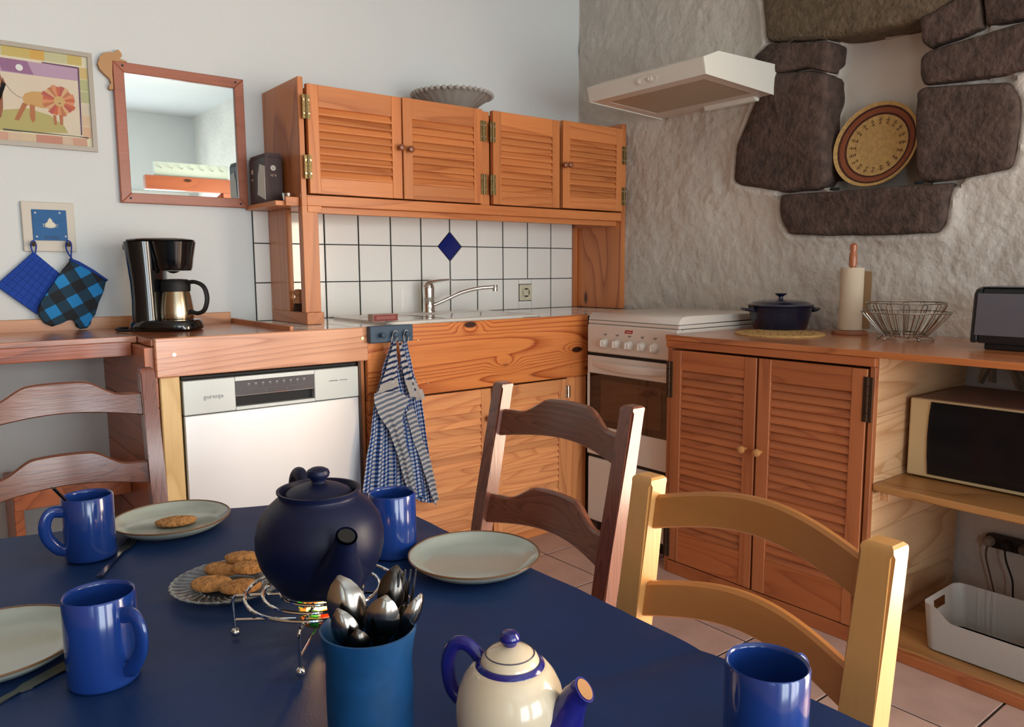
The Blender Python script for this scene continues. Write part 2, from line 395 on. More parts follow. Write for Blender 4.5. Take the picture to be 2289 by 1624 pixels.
def dist_poly(p, poly):
    P = Vector(p); d = 9
    for i in range(len(poly)):
        a, b = Vector(poly[i]), Vector(poly[(i+1) % len(poly)]); ab = b-a
        t = max(0, min(1, (P-a).dot(ab)/max(ab.dot(ab), 1e-9))); d = min(d, (P-(a+ab*t)).length)
    return d
def fbm(x, y, z): return noise.fractal(Vector((x, y, z)), 1.0, 2.0, 4)
arcs = [(random.uniform(-2.9, -.1), random.uniform(.9, 2.6), random.uniform(.03, .1), random.uniform(0, 6)) for _ in range(110)]
def plaster_h(y, z):
    h = .012*fbm(y*2.2, z*2.2, 3) + .0055*fbm(y*8, z*8, 7) + .0014*fbm(y*34, z*34, 2)
    for (ay, az, ar, ph) in arcs:
        d2 = (y-ay)**2+(z-az)**2
        if d2 < ar*ar*1.3:
            d = math.sqrt(d2); an = math.atan2(z-az, y-ay)
            k = max(0, math.cos(an-ph))
            h += .0045*k*math.sin(d/ar*17)*max(0, 1-d/(ar*1.14))
    return h
ys = []; y = 0.0
while y > -2.9: ys.append(y); y -= .011
ys += [-2.95, -3.1, -3.25]
yw0, yw1, zw0, zw1 = -4.32, -3.28, 0.0, 1.95
zs = []; z = .86
zs = [-.1, .2, .5, .8]
while z < 2.45: zs.append(z); z += .011
zs += [2.6, ZC]
bm = NB(); grid = []
allst = list(STONES.values())
for yy in ys:
    row = []
    for zz in zs:
        x = -plaster_h(yy, zz) if (yy > -2.9 and zz > .84) else 0.0
        if -2.3 < yy < -.85 and 1.1 < zz < 2.35:
            p = (yy, zz)
            if inside(p, HOLE): x = .13 + .3*x
            else:
                ds = [dist_poly(p, s) for s in allst]; ins = any(inside(p, s) for s in allst)
                near = sum(1 for d in ds if d < .02); d = min(ds)
                if dist_poly(p, HOLE) < .022: x = .06
                elif ins and d > .013: x = .05
                elif ins: x = -.006 if near < 2 else .01
                elif near > 1 and d < .014: x = .012
                elif d < .07: k = math.exp(-(d/.035)**2); x = x*(1-k) - (.004+.013*min(1, d/.010))*k
        x = x if yy < -.001 else 0
        row.append(bm.verts.new((x, yy, zz)))
    grid.append(row)
for i in range(len(ys)-1):
    for j in range(len(zs)-1):
        bm.faces.new((grid[i][j], grid[i+1][j], grid[i+1][j+1], grid[i][j+1]))
# the rest of the wall with the window opening
box(bm, 0, .2, yw0, yw1, zw1, ZC); box(bm, 0, .2, YF, yw0, -.1, ZC)
box(bm, .16, .22, yw1, 0, -.1, ZC)
bmesh.ops.triangulate(bm, faces=[])
wall_right = struct(M('wall_right', bm, PLASTER, smooth=True, angle=60))

def stone(pts, front, back, seed, m, amp=.006):
    # resample and roughen the outline, then dome the face outwards
    P = [Vector(p) for p in pts]; out = []
    per = sum((P[i]-P[i-1]).length for i in range(len(P))); n = 110
    L = 0; i = 0; acc = 0
    segs = [(P[k], P[(k+1) % len(P)]) for k in range(len(P))]
    for k in range(n):
        d = per*k/n
        while acc + (segs[i][1]-segs[i][0]).length < d: acc += (segs[i][1]-segs[i][0]).length; i += 1
        a, b = segs[i]; out.append(a.lerp(b, (d-acc)/max((b-a).length, 1e-9)))
    for _ in range(1): out = [(out[k-1]+out[k]*2+out[(k+1) % n])/4 for k in range(n)]
    c = sum(out, Vector((0, 0)))/n
    out = [c+(p-c)*(1+.018*noise.noise(Vector((p.x*14, p.y*14, seed)))) for p in out]
    bm = NB(); rings = []
    for s, x in ((1, back), (1, .02), (1.0, front*.15), (.985, front*.55), (.96, front*.85), (.9, front), (.75, front*1.05), (.55, front*1.05), (.35, front*1.05), (.15, front*1.05)):
        ring = []
        for p in out:
            q = c+(p-c)*s
            dx = amp*fbm(q.x*9, q.y*9, seed)+.0025*noise.noise(Vector((q.x*45, q.y*45, seed))) if s < .99 else 0
            ring.append(bm.verts.new((x+dx, q.x, q.y)))
        rings.append(ring)
    for a, b in zip(rings, rings[1:]):
        for k in range(n): bm.faces.new((a[k], a[(k+1) % n], b[(k+1) % n], b[k]))
    bm.faces.new(rings[-1]); bm.faces.new(rings[0])
    return M('stone', bm, m, wall_right, smooth=True, angle=70)
for k, (nm, pts) in enumerate(STONES.items()):
    stone(pts, -.030 if nm != 'sill' else -.034, .14, k*3.1+1, STONE2 if nm == 'lintel' else STONE, .008)
B1('niche_back', NICHEP, .12, .15, -1.76, -1.30, 1.34, 2.0, wall_right, bev=0)

# windows and door frames behind the camera
def window_frame(name, plane, a0, a1, z0, z1, c, t=.05):
    bm = NB()
    def bx(p, q, za, zb):
        if plane == 'y': box(bm, p, q, c, c+.06, za, zb)
        else: box(bm, c, c+.06, p, q, za, zb)
    bx(a0, a0+t, z0, z1); bx(a1-t, a1, z0, z1); bx(a0+t, a1-t, z0, z0+t); bx(a0+t, a1-t, z1-t, z1)
    mid = (a0+a1)/2; bx(mid-t/2, mid+t/2, z0+t, z1-t)
    return struct(M(name, bm, mat(name+'_paint', '#d8d8d0', .4)))
window_frame('door_2', 'x', yw0, yw1, .001, zw1, .02)
window_frame('added_window_1', 'x', -5.3, -4.2, .95, 2.25, XL-.08)  # unseen window, added for the cool fill lamp
window_frame('door_1', 'y', -1.9, -.1, 0.001, 2.0, YF-.03, .07)
window_frame('window_2', 'y', -3.6, -2.3, .25, 1.95, YF-.03)

# ------------------------------------------------------------------ wall tiles (back wall splash zone)
X0T, PT = -1.40967, .152
zr = [(.916, 1.0597), (1.0637, 1.2108), (1.2148, 1.334)]
B1('grout_bed', GROUT, -1.70, -.03, -.006, 0.0, .914, 1.334, wall_back, bev=0)
wt = {}
def wtile(pts, m=TILE):
    return M('tile', prism(NB(), pts, 'xz', -.0105, -.004, .001), m, wall_back)
G = .0032
dmx, dmz, DR = X0T+4*PT, 1.2128, .062
OX0, OX1 = -.401, -.322      # tiles cut round the socket
for i in range(-2, 10):
    for r, (za, zb) in enumerate(zr):
        a = max(X0T+i*PT+G, -1.698); b = min(X0T+(i+1)*PT-G, -.032)
        if b-a < .01: continue
        if i in (3, 4) and r in (1, 2):
            zz = zb if r == 1 else za; z2 = za if r == 1 else zb
            s = b if i == 3 else a; o = a if i == 3 else b; d = 1 if i == 3 else -1
            pts = [(o, z2), (s, z2), (s, dmz-(DR+.003)*(1 if r == 1 else -1)), (dmx-d*(DR+.003), zz), (o, zz)]
            wtile(pts); continue
        if r == 0 and i in (6, 7) :
            if i == 6: b = OX0-.002
            else: a = OX1+.002
        full = abs((b-a)-(PT-2*G)) < 1e-4
        key = (r,)
        if full and key in wt:
            src = wt[key]; o0 = origin_world(src); clone_to(src, wall_back, ((a+b)/2, o0.y, o0.z))
        else:
            t = wtile([(a, za), (b, za), (b, zb), (a, zb)])
            if full: wt[key] = t
M('tile', prism(NB(), [(dmx-DR, dmz), (dmx, dmz-DR), (dmx+DR, dmz), (dmx, dmz+DR)], 'xz', -.0108, -.004, .001), TILEB, wall_back, label='deep blue diamond tile')
wtile([(OX0, 1.037), (OX1, 1.037), (OX1, 1.0597), (OX0, 1.0597)]); wtile([(OX0, .916), (OX1, .916), (OX1, .953), (OX0, .953)])

# socket
t = thing('wall_socket', 'cream wall socket set between the white tiles right of the tap', 'socket', (-.3615, -.01, .956))
M('cover_plate', box(NB(), -.399, -.324, -.017, -.0045, .956, 1.034, .003, 2), OUTLETM, t)
M('socket_ring', lathe(NB(), [(.024, 0), (.027, -.003), (.027, -.005), (.022, -.005), (.020, .004), (0.0001, .004)], -.3615, -.017, 28, axis='y', cz=.995), OUTLETM, t, smooth=True)
bm = NB()
for dx, dz in ((-.007, 0), (.007, 0)): lathe(bm, [(.0028, -.0035), (.0028, -.0015)], -.3615+dx, -.013, 10, axis='y', cz=.99+dz)
M('socket_holes', bm, BLACKM, t); M('earth_pin', lathe(NB(), [(.0022, -.010), (.0022, 0)], -.3615, -.013, 10, axis='y', cz=1.004), CHROME, t)
M('socket_insert', box(NB(), -.377, -.346, -.0185, -.0165, .980, 1.010, .001), OUTLETM, t)

# ------------------------------------------------------------------ louvred doors
def louvre_door(parent, u0, u1, z0, z1, face, f, stile, top, bottom, pitch, mst, msl, knob=None, hinge=None, hinges=(), hingemat=None, mknob=None, name='door'):
    """face '-y' (u = x, front at y = f) or '-x' (u = y, front at x = f)"""
    def bx(bm, a0, a1, w0, w1, za, zb, bev=.002):
        if face == '-y': box(bm, a0, a1, f+w0, f+w1, za, zb, bev)
        else: box(bm, f+w0, f+w1, a0, a1, za, zb, bev)
    lo, hi = min(u0, u1), max(u0, u1)
    bm = NB(); rg = []
    for (e, q0, q1, w_) in ((0, 0, 0, .0045), (0, 0, 0, .022), (1, bottom, top, .022), (1, bottom, top, .0045)):
        a_, b_ = lo+.0003+e*(stile-.0006), hi-.0003-e*(stile-.0006); za, zb = z0+.0003+q0, z1-.0003-q1
        rg.append([((u, f+w_, z) if face == '-y' else (f+w_, u, z)) for u, z in ((a_, za), (b_, za), (b_, zb), (a_, zb))])
    rg.append(rg[0]); RR = [[bm.verts.new(p) for p in r] for r in rg[:-1]]; RR.append(RR[0])
    for p_, q_ in zip(RR, RR[1:]):
        for k in range(4): bm.faces.new((p_[k], p_[(k+1) % 4], q_[(k+1) % 4], q_[k]))
    d = M(name, bm, mst, parent)
    for (ua, ub) in ((lo, lo+stile), (hi-stile, hi)):
        b2 = NB(); bx(b2, ua, ub, 0, .0044, z0, z1, .0015); M('stile', b2, mst, d)
    for (za, zb) in ((z1-top, z1), (z0, z0+bottom)):
        b2 = NB(); bx(b2, lo+stile+.0002, hi-stile-.0002, .0015, .0044, za, zb, .0006); M('rail', b2, msl, d)
    a, b = z0+bottom, z1-top; n = max(1, round((b-a)/pitch)); p = (b-a)/n
    src = None
    for k in range(n):
        zz = a+k*p
        if src is None:
            pts = [(.0015, zz+.001), (.007, zz-.001), (.0195, zz+p*1.12), (.0145, zz+p*1.2), (.002, zz+.006)]
            b3 = NB()
            if face == '-y': prism(b3, [(f+w_, q) for w_, q in pts], 'yz', lo+stile, hi-stile)
            else: prism(b3, [(f+w_, q) for w_, q in pts], 'xz', lo+stile, hi-stile)
            src = M('slat', b3, msl, d); o0 = origin_world(src)
        else:
            clone_to(src, d, (o0.x, o0.y, o0.z+k*p))
    if knob:
        ku, kz = knob
        prof = [(.006, 0), (.0055, -.010), (.0075, -.014), (.012, -.018), (.0135, -.023), (.0115, -.029), (.006, -.032), (.0001, -.0325)]
        if face == '-y': b4 = lathe(NB(), prof, ku, f, 20, axis='y', cz=kz)
        else: b4 = lathe(NB(), prof, f, ku, 20, axis='x', cz=kz)
        M('knob', b4, mknob or KNOB, d, smooth=True)
    if hinges:
        hu, hl = hinge
        for hz in hinges:
            b5 = NB(); bx(b5, hu-.014, hu+.014, -.0025, 0, hz-hl/2, hz+hl/2, .0005)
            k5 = 5
            for q in range(k5):
                zc = hz-hl/2+hl*(q+.5)/k5
                if face == '-y': lathe(b5, [(.0035, -hl/k5*.46), (.0035, hl/k5*.46)], hu, f-.004, 8, cz=zc)
                else: lathe(b5, [(.0035, -hl/k5*.46), (.0035, hl/k5*.46)], f-.004, hu, 8, cz=zc)
            M('hinge', b5, hingemat or BRASS, d)
            b6 = NB()
            for du in (-.009, .009):
                for dz in (-hl*.28, hl*.28):
                    if face == '-y': lathe(b6, [(.0035, -.0048), (.0035, -.002)], hu+du, f, 8, axis='y', cz=hz+dz)
                    else: lathe(b6, [(.0035, -.0048), (.0035, -.002)], f, hu+du, 8, axis='x', cz=hz+dz)
            M('screws', b6, SCREW if hingemat is None else hingemat, d, kind='stuff')
    return d

# ------------------------------------------------------------------ upper cabinet
uc = thing('wall_cabinet', 'orange pine wall cabinet with four louvred doors above the tiled splashback', 'cabinet', (-.83, -.17, .915))
B1('side_panel', WKZ, -1.640, -1.620, -.335, -.0005, 1.334, 1.775, uc)
B1('side_panel', WKZ, -.030, -.0008, -.335, -.0005, .916, 1.79, uc)
B1('bottom_board', WX, -1.620, -.030, -.335, -.0005, 1.336, 1.374, uc)
B1('valance', WX, -1.566, -.030, -.305, -.285, 1.313, 1.336, uc)
B1('side_valance', WY, -.052, -.030, -.285, -.0115, 1.313, 1.336, uc)
B1('top_board', WX, -1.620, -.030, -.305, -.0005, 1.725, 1.745, uc)
B1('back_board', WX, -1.620, -.030, -.012, -.0005, 1.374, 1.725, uc)
B1('divider', WZ, -.858, -.812, -.33, -.012, 1.374, 1.752, uc)
B1('corner_block', WX, -1.620, -1.566, -.338, -.30, 1.313, 1.336, uc)
louvre_door(uc, -1.614, -1.240, 1.378, 1.752, '-y', -.352, .042, .075, .055, .0262, WZ, WX, knob=(-1.253, 1.565), hinge=(-1.619, .082), hinges=(1.672, 1.468))
louvre_door(uc, -1.234, -.862, 1.378, 1.754, '-y', -.352, .042, .075, .055, .0262, WZ, WX, knob=(-1.212, 1.562), hinge=(-.859, .082), hinges=(1.668, 1.456))
louvre_door(uc, -.808, -.440, 1.378, 1.756, '-y', -.352, .042, .075, .055, .0262, WZ, WX, knob=(-.436+.012, 1.565), hinge=(-.811, .082), hinges=(1.668, 1.456))
louvre_door(uc, -.424, -.044, 1.380, 1.760, '-y', -.356, .042, .075, .055, .0262, WZ, WX, knob=(-.399, 1.567), hinge=(-.038, .082), hinges=(1.640, 1.450))
# end frame standing on the worktop
B1('front_post', WZ, -1.640, -1.580, -.335, -.300, .958, 1.336, uc)
B1('rear_post', WZ, -1.640, -1.620, -.190, -.0115, .958, 1.334, uc)
B1('foot_rail', WY, -1.640, -1.575, -.345, -.0115, .9155, .958, uc)
B1('corner_strip', WZ, -.052, -.031, -.030, -.0115, .9155, 1.336, uc)
# little side shelf
t = thing('side_shelf', 'small pine side shelf fixed left of the wall cabinet', 'shelf', (-1.68, -.15, 1.33))
B1('shelf_board', WY, -1.722, -1.6405, -.30, -.0005, 1.335, 1.352, t)
B1('front_lip', WX, -1.690, -1.6405, -.315, -.300, 1.335, 1.366, t)

# fluted glass bowl on top of the cabinet
def wob(a, z): return .03*math.cos(a*24)
t = thing('glass_bowl', 'cut glass bowl with a beaded rim standing on the wall cabinet', 'bowl', (-.885, -.17, 1.7455))
M('bowl_body', lathe(NB(), [(.0001, .004), (.05, .004), (.06, .002), (.062, 0), (.085, .028), (.12, .062), (.160, .088), (.168, .092), (.162, .084), (.123, .056), (.09, .029), (.055, .010), (.0001, .008)], -.885, -.17, 96, cz=1.7455, wob=lambda a, z: (.02*math.cos(a*24) if z > .03 else 0)), mat('bowl_glass', '#b8b4ac', .12, trans=.55, coat=.3), t, smooth=True)
bm = NB()
for k in range(40):
    a = 2*PI*k/40; bmesh.ops.create_icosphere(bm, subdivisions=1, radius=.0105, matrix=Matrix.Translation((-.885+.168*math.cos(a), -.17+.168*math.sin(a), 1.834)))
M('bead_rim', bm, mat('bead_glass', '#c4c0b8', .12, trans=.3, coat=.3), t, smooth=True, kind='stuff')

# coffee filter box and metal cup on the side shelf
t = thing('filter_box', 'dark brown coffee filter carton with a white circle on the side shelf', 'box', (-1.683, -.12, 1.352))
xa, xb, ya, yb, zb_ = -1.716, -1.652, -.20, -.045, 1.527
M('carton', box(NB(), xa, xb, ya, yb, 1.3525, zb_-.014, .001), BOXBR, t)
M('carton_lid', prism(NB(), [(xa, zb_-.014), (xb, zb_-.014), (xb-.006, zb_), (xa+.006, zb_)], 'xz', ya, yb), BOXBR, t)
M('white_panel', prism(NB(), [(-.198, 1.48), (-.15, 1.492), (-.13, 1.45), (-.126, 1.41), (-.12, 1.385), (-.198, 1.362)], 'yz', xa-.0012, xa-.0002), INKW, t)
M('round_logo', lathe(NB(), [(.0095, -.0012), (.0095, -.0002)], (xa+xb)/2-.002, ya, 24, axis='y', cz=1.475), INKW, t)
text('logo_letter', 'U', .014, BOXBR, t, ((xa+xb)/2-.002, ya-.0018, 1.475), RY)
text('size_print', 'N\u00b04', .013, INKP, t, ((xa+xb)/2-.002, ya-.001, 1.448), RY)
M('round_logo', lathe(NB(), [(.009, -.0012), (.009, -.0002)], xa, -.075, 24, axis='x', cz=1.470), INKP, t)
text('size_print', 'N\u00b04', .012, INKP, t, (xa-.001, -.075, 1.440), RX)
t = M('metal_cup', lathe(NB(), [(.015, 0), (.0165, .001), (.021, .028), (.0205, .028), (.0155, .003), (.0001, .003)], -1.665, -.274, 32, cz=1.3525, wob=lambda a, z: .04*math.cos(a*12)), CHROME, smooth=True)
tag(t, 'tiny fluted metal cup at the front edge of the side shelf', 'cup')

# ------------------------------------------------------------------ pictures on the wall, mirror
t = thing('lion_picture', 'watercolour picture of a lion in a pale frame', 'picture', (-2.47, -.01, 1.50))
fx0, fx1, fz0, fz1 = -2.73, -2.215, 1.507, 1.825
bm = NB()
prism(bm, [(fx0, fz0), (fx1, fz0), (fx1-.014, fz0+.014), (fx0+.014, fz0+.014)], 'xz', -.016, -.0005)
prism(bm, [(fx0, fz1), (fx1, fz1), (fx1-.014, fz1-.014), (fx0+.014, fz1-.014)], 'xz', -.016, -.0005)
prism(bm, [(fx0, fz0), (fx0, fz1), (fx0+.014, fz1-.014), (fx0+.014, fz0+.014)], 'xz', -.016, -.0005)
prism(bm, [(fx1, fz0), (fx1, fz1), (fx1-.014, fz1-.014), (fx1-.014, fz0+.014)], 'xz', -.016, -.0005)
M('frame', bm, TAGW, t)
def pflat(name, pts, col, lay, parent, rough=.8):
    return M(name, prism(NB(), pts, 'xz', -.006-.0006*lay-.0004, -.006-.0006*lay+.0002), mat('print_'+col, col, rough), parent)
pflat('sheet', [(fx0+.012, fz0+.012), (fx1-.012, fz0+.012), (fx1-.012, fz1-.012), (fx0+.012, fz1-.012)], '#e2dabc', 0, t)
random.seed(3)
x = -2.71
for k in range(15):
    wd = random.uniform(.02, .045)
    if x+wd > -2.23: break
    pflat('border_patch', [(x, 1.782), (x+wd, 1.782), (x+wd, 1.811), (x, 1.811)], random.choice(['#cdb86c', '#d8c888', '#d3a850', '#c9c79a']), 1, t)
    pflat('border_patch', [(x, 1.523), (x+wd, 1.523), (x+wd, 1.548), (x, 1.548)], random.choice(['#d3a48c', '#d9bfa4', '#d8c3a0', '#c98f7c']), 1, t); x += wd
for k in range(6):
    z = 1.55+.038*k; pflat('border_patch', [(-2.255, z), (-2.23, z), (-2.23, z+.036), (-2.255, z+.036)], ['#dbb692', '#dcc1a0', '#d8ccb4', '#b8b98a', '#b9ba88', '#d3b878'][k], 1, t)
pflat('inner_sheet', [(-2.70, 1.553), (-2.262, 1.558), (-2.259, 1.775), (-2.70, 1.775)], '#e0d2ba', 1.2, t)
pflat('sky_band', [(-2.70, 1.731), (-2.256, 1.732), (-2.261, 1.772), (-2.70, 1.774)], '#bc9cb4', 2, t)
pflat('sky_dark', [(-2.47, 1.735), (-2.385, 1.733), (-2.40, 1.773), (-2.48, 1.774)], '#9a6c90', 2.5, t)
M('moon', lathe(NB(), [(.010, -.0096), (.010, -.008)], -2.423, 0, 24, axis='y', cz=1.750), mat('print_moon', '#e8e8e4', .7), t)
pflat('hill', [(-2.70, 1.60), (-2.479, 1.614), (-2.41, 1.627), (-2.349, 1.613), (-2.309, 1.583), (-2.299, 1.561), (-2.44, 1.551), (-2.70, 1.556)], '#bab070', 2, t)
pflat('outline', [(-2.262, 1.558), (-2.258, 1.558), (-2.254, 1.775), (-2.259, 1.775)], '#6a4a66', 3, t)
pflat('outline', [(-2.36, 1.773), (-2.258, 1.771), (-2.258, 1.776), (-2.36, 1.777)], '#6a4a66', 3, t)
pflat('outline', [(-2.48, 1.552), (-2.27, 1.552), (-2.24, 1.548), (-2.24, 1.553), (-2.48, 1.557)], '#5c5650', 3, t)
pflat('lion_body', [(-2.421, 1.657), (-2.413, 1.672), (-2.394, 1.681), (-2.363, 1.683), (-2.33, 1.676), (-2.325, 1.64), (-2.366, 1.632), (-2.391, 1.636), (-2.415, 1.637)], '#cfa468', 3.2, t)
for pts in ([(-2.421, 1.643), (-2.447, 1.588), (-2.435, 1.586), (-2.408, 1.639)], [(-2.402, 1.64), (-2.404, 1.601), (-2.398, 1.583), (-2.39, 1.591), (-2.388, 1.638)], [(-2.339, 1.614), (-2.337, 1.583), (-2.330, 1.583), (-2.330, 1.614)], [(-2.321, 1.616), (-2.32, 1.585), (-2.312, 1.586), (-2.310, 1.621)]):
    pflat('lion_leg', pts, '#b4744c', 3.4, t)
mc = (-2.320, 1.661)
for k in range(22):
    a0, a1 = 2*PI*k/22, 2*PI*(k+1)/22; R = .047+.003*math.sin(k*2.3)
    pflat('mane_stripe', [(mc[0]+.008*math.cos(a0), mc[1]+.008*math.sin(a0)), (mc[0]+R*math.cos(a0), mc[1]+R*math.sin(a0)), (mc[0]+R*math.cos(a1), mc[1]+R*math.sin(a1)), (mc[0]+.008*math.cos(a1), mc[1]+.008*math.sin(a1))], ['#c8684a', '#d8946c', '#c07a54', '#d6ac80', '#b85c54'][k % 5], 4, t)
M('lion_face', lathe(NB(), [(.0165, -.0098), (.0165, -.0088)], mc[0]+.002, 0, 24, axis='y', cz=mc[1]-.002), mat('print_face', '#cfae74', .8), t)
pflat('lion_nose', [(-2.322, 1.654), (-2.314, 1.654), (-2.318, 1.650)], '#5a3424', 6.5, t)
pflat('walking_figure', [(-2.478, 1.735), (-2.47, 1.70), (-2.462, 1.694), (-2.470, 1.715), (-2.475, 1.62), (-2.482, 1.59), (-2.50, 1.59), (-2.50, 1.735)], '#9c6448', 3.6, t)
tube_b = NB(); tube(tube_b, [(-2.463, -.0085, 1.694), (-2.45, -.0085, 1.675), (-2.435, -.0085, 1.662), (-2.422, -.0085, 1.658)], .0005, 4); M('leash', tube_b, INKD, t)
M('glazing', box(NB(), fx0+.013, fx1-.013, -.0135, -.0128, fz0+.013, fz1-.013), mat('picture_glass', '#ffffff', .04, trans=1, ior=1.2), t)

t = thing('wall_mirror', 'square mirror in a reddish pine frame', 'mirror', (-1.93, -.012, 1.345))
mx0, mx1, mz0, mz1, mw = -2.155, -1.716, 1.343, 1.811, .034
bm = NB(); prism(bm, [(mx0, mz0), (mx1, mz0), (mx1-mw, mz0+mw), (mx0+mw, mz0+mw)], 'xz', -.022, -.0005, .002); M('frame_side', bm, WMIR, t)
bm = NB(); prism(bm, [(mx0, mz1), (mx1, mz1), (mx1-mw, mz1-mw), (mx0+mw, mz1-mw)], 'xz', -.022, -.0005, .002); M('frame_side', bm, WMIR, t)
bm = NB(); prism(bm, [(mx0, mz0), (mx0, mz1), (mx0+mw, mz1-mw), (mx0+mw, mz0+mw)], 'xz', -.022, -.0005, .002); M('frame_side', bm, WMIR, t)
bm = NB(); prism(bm, [(mx1, mz0), (mx1, mz1), (mx1-mw, mz1-mw), (mx1-mw, mz0+mw)], 'xz', -.022, -.0005, .002); M('frame_side', bm, WMIR, t)
M('mirror_glass', box(NB(), mx0+mw-.002, mx1-mw+.002, -.012, -.006, mz0+mw-.002, mz1-mw+.002), mat('mirror_silver', '#dbe6e6', .015, metal=1), t)
bm = NB()
for (px, pz) in ((mx0+.03, mz1-.012), (mx1-.03, mz1-.014), (mx0+.03, mz0+.016), (mx1-.03, mz0+.014)): lathe(bm, [(.004, -.0232), (.004, -.021)], px, 0, 12, axis='y', cz=pz)
M('screws', bm, mat('dark_screw', '#2a1410', .5), t, kind='stuff')
CAT = [(-2.135,1.85),(-2.13,1.845),(-2.125,1.84),(-2.123,1.831),(-2.131,1.823),(-2.137,1.823),(-2.129,1.82),(-2.11,1.816),(-2.11,1.812),(-2.143,1.8115),(-2.152,1.806),(-2.1565,1.797),(-2.1565,1.777),(-2.158,1.768),(-2.1565,1.754),(-2.1565,1.731),(-2.157,1.718),(-2.166,1.714),(-2.171,1.719),(-2.169,1.728),(-2.161,1.738),(-2.166,1.752),(-2.181,1.764),(-2.194,1.777),(-2.2,1.793),(-2.194,1.814),(-2.18,1.832),(-2.162,1.838),(-2.147,1.837),(-2.142,1.845)]
t = M('wooden_cat', prism(NB(), CAT, 'xz', -.020, -.0005, .001), mat('plywood', '#b58a5e', .6, bump=.1))
tag(t, 'plywood cat silhouette perched on the mirror corner', 'ornament')

# framed tile with hooks
t = thing('tile_hook_board', 'cream board holding a blue sugar tile and two hooks', 'plaque', (-2.375, -.01, 1.174))
M('board', box(NB(), -2.450, -2.300, -.014, -.0005, 1.174, 1.334, .003, 2), mat('cream_board', '#c9c2b4', .5), t)
M('picture_tile', box(NB(), -2.422, -2.324, -.018, -.014, 1.210, 1.309, .001), mat('sugar_tile', '#1f5c94', .5, spec=.3, var=.12, vscale=20), t)
text('lettering', 'SUCRE', .0125, mat('sugar_ink', '#0c2440', .5), t, (-2.372, -.0184, 1.220), RY, xs=1.15, shear=.2)
bm = NB(); lathe(bm, [(.004, 0), (.013, .002), (.016, .010), (.012, .017), (.006, .021), (.007, .024), (.002, .031), (.0001, .033)], -2.372, -.0186, 24, cz=1.250)
for v in bm.verts: v.co.y = -.0186+(v.co.y+.0186)*.08
M('sugar_bowl_motif', bm, mat('motif_white', '#cfcab4', .4), t, smooth=True)
bm = NB()
for s in (-1, 1): tube(bm, [(-2.372+s*.014, -.0188, 1.262), (-2.372+s*.021, -.0188, 1.263), (-2.372+s*.019, -.0188, 1.255), (-2.372+s*.013, -.0188, 1.254)], .0012, 5)
M('motif_handles', bm, mat('motif_white2', '#cfcab4', .4), t)
bm = NB()
for (px, pz) in ((-2.412, 1.298), (-2.343, 1.300), (-2.412, 1.222), (-2.330, 1.224)): lathe(bm, [(.0028, -.0186), (.0028, -.0178)], px, 0, 10, axis='y', cz=pz)
M('motif_dots', bm, INKW, t, kind='stuff')
for hx in (-2.425, -2.326):
    M('hook', lathe(NB(), [(.003, -.013), (.003, -.025), (.0055, -.030), (.0075, -.037), (.0055, -.044), (.0001, -.046)], hx, 0, 16, axis='y', cz=1.197), mat('hook_brown', '#3a2820', .4), t, smooth=True)

# oven mitts
def pad(name, pts, m, y0, y1, label, cat, seed):
    bm = NB(); P = [Vector(p) for p in pts]
    prism(bm, pts, 'xz', y0, y1, .004, 2)
    return bm
POT = [(-2.425,1.173),(-2.354,1.101),(-2.429,.969),(-2.536,1.066)]
t = thing('pot_holder', 'plain quilted blue pot holder hanging beside the oven mitt', 'pot holder', (-2.44, -.02, .97))
M('quilted_square', prism(NB(), POT, 'xz', -.022, -.010, .003, 2), mat('quilt_blue', '#16409a', .85, bump=.2, bscale=60, var=.15, vscale=8), t)
bm = NB()
for k in range(1, 7):
    f_ = k/7; a = Vector(POT[0]).lerp(Vector(POT[1]), f_); b = Vector(POT[3]).lerp(Vector(POT[2]), f_)
    c = Vector(POT[0]).lerp(Vector(POT[3]), f_); d = Vector(POT[1]).lerp(Vector(POT[2]), f_)
    tube(bm, [(a.x, -.0222, a.y), (b.x, -.0222, b.y)], .0006, 4); tube(bm, [(c.x, -.0222, c.y), (d.x, -.0222, d.y)], .0006, 4)
M('stitching', bm, mat('stitch_blue', '#123480', .9), t, kind='stuff')
M('hanging_loop', tube(NB(), smooth_path([(-2.427, -.018, 1.168), (-2.4325, -.030, 1.195), (-2.425, -.033, 1.208), (-2.4175, -.030, 1.195), (-2.420, -.018, 1.168)], 5), .0022, 6), mat('loop_blue', '#1c48a8', .8), t)
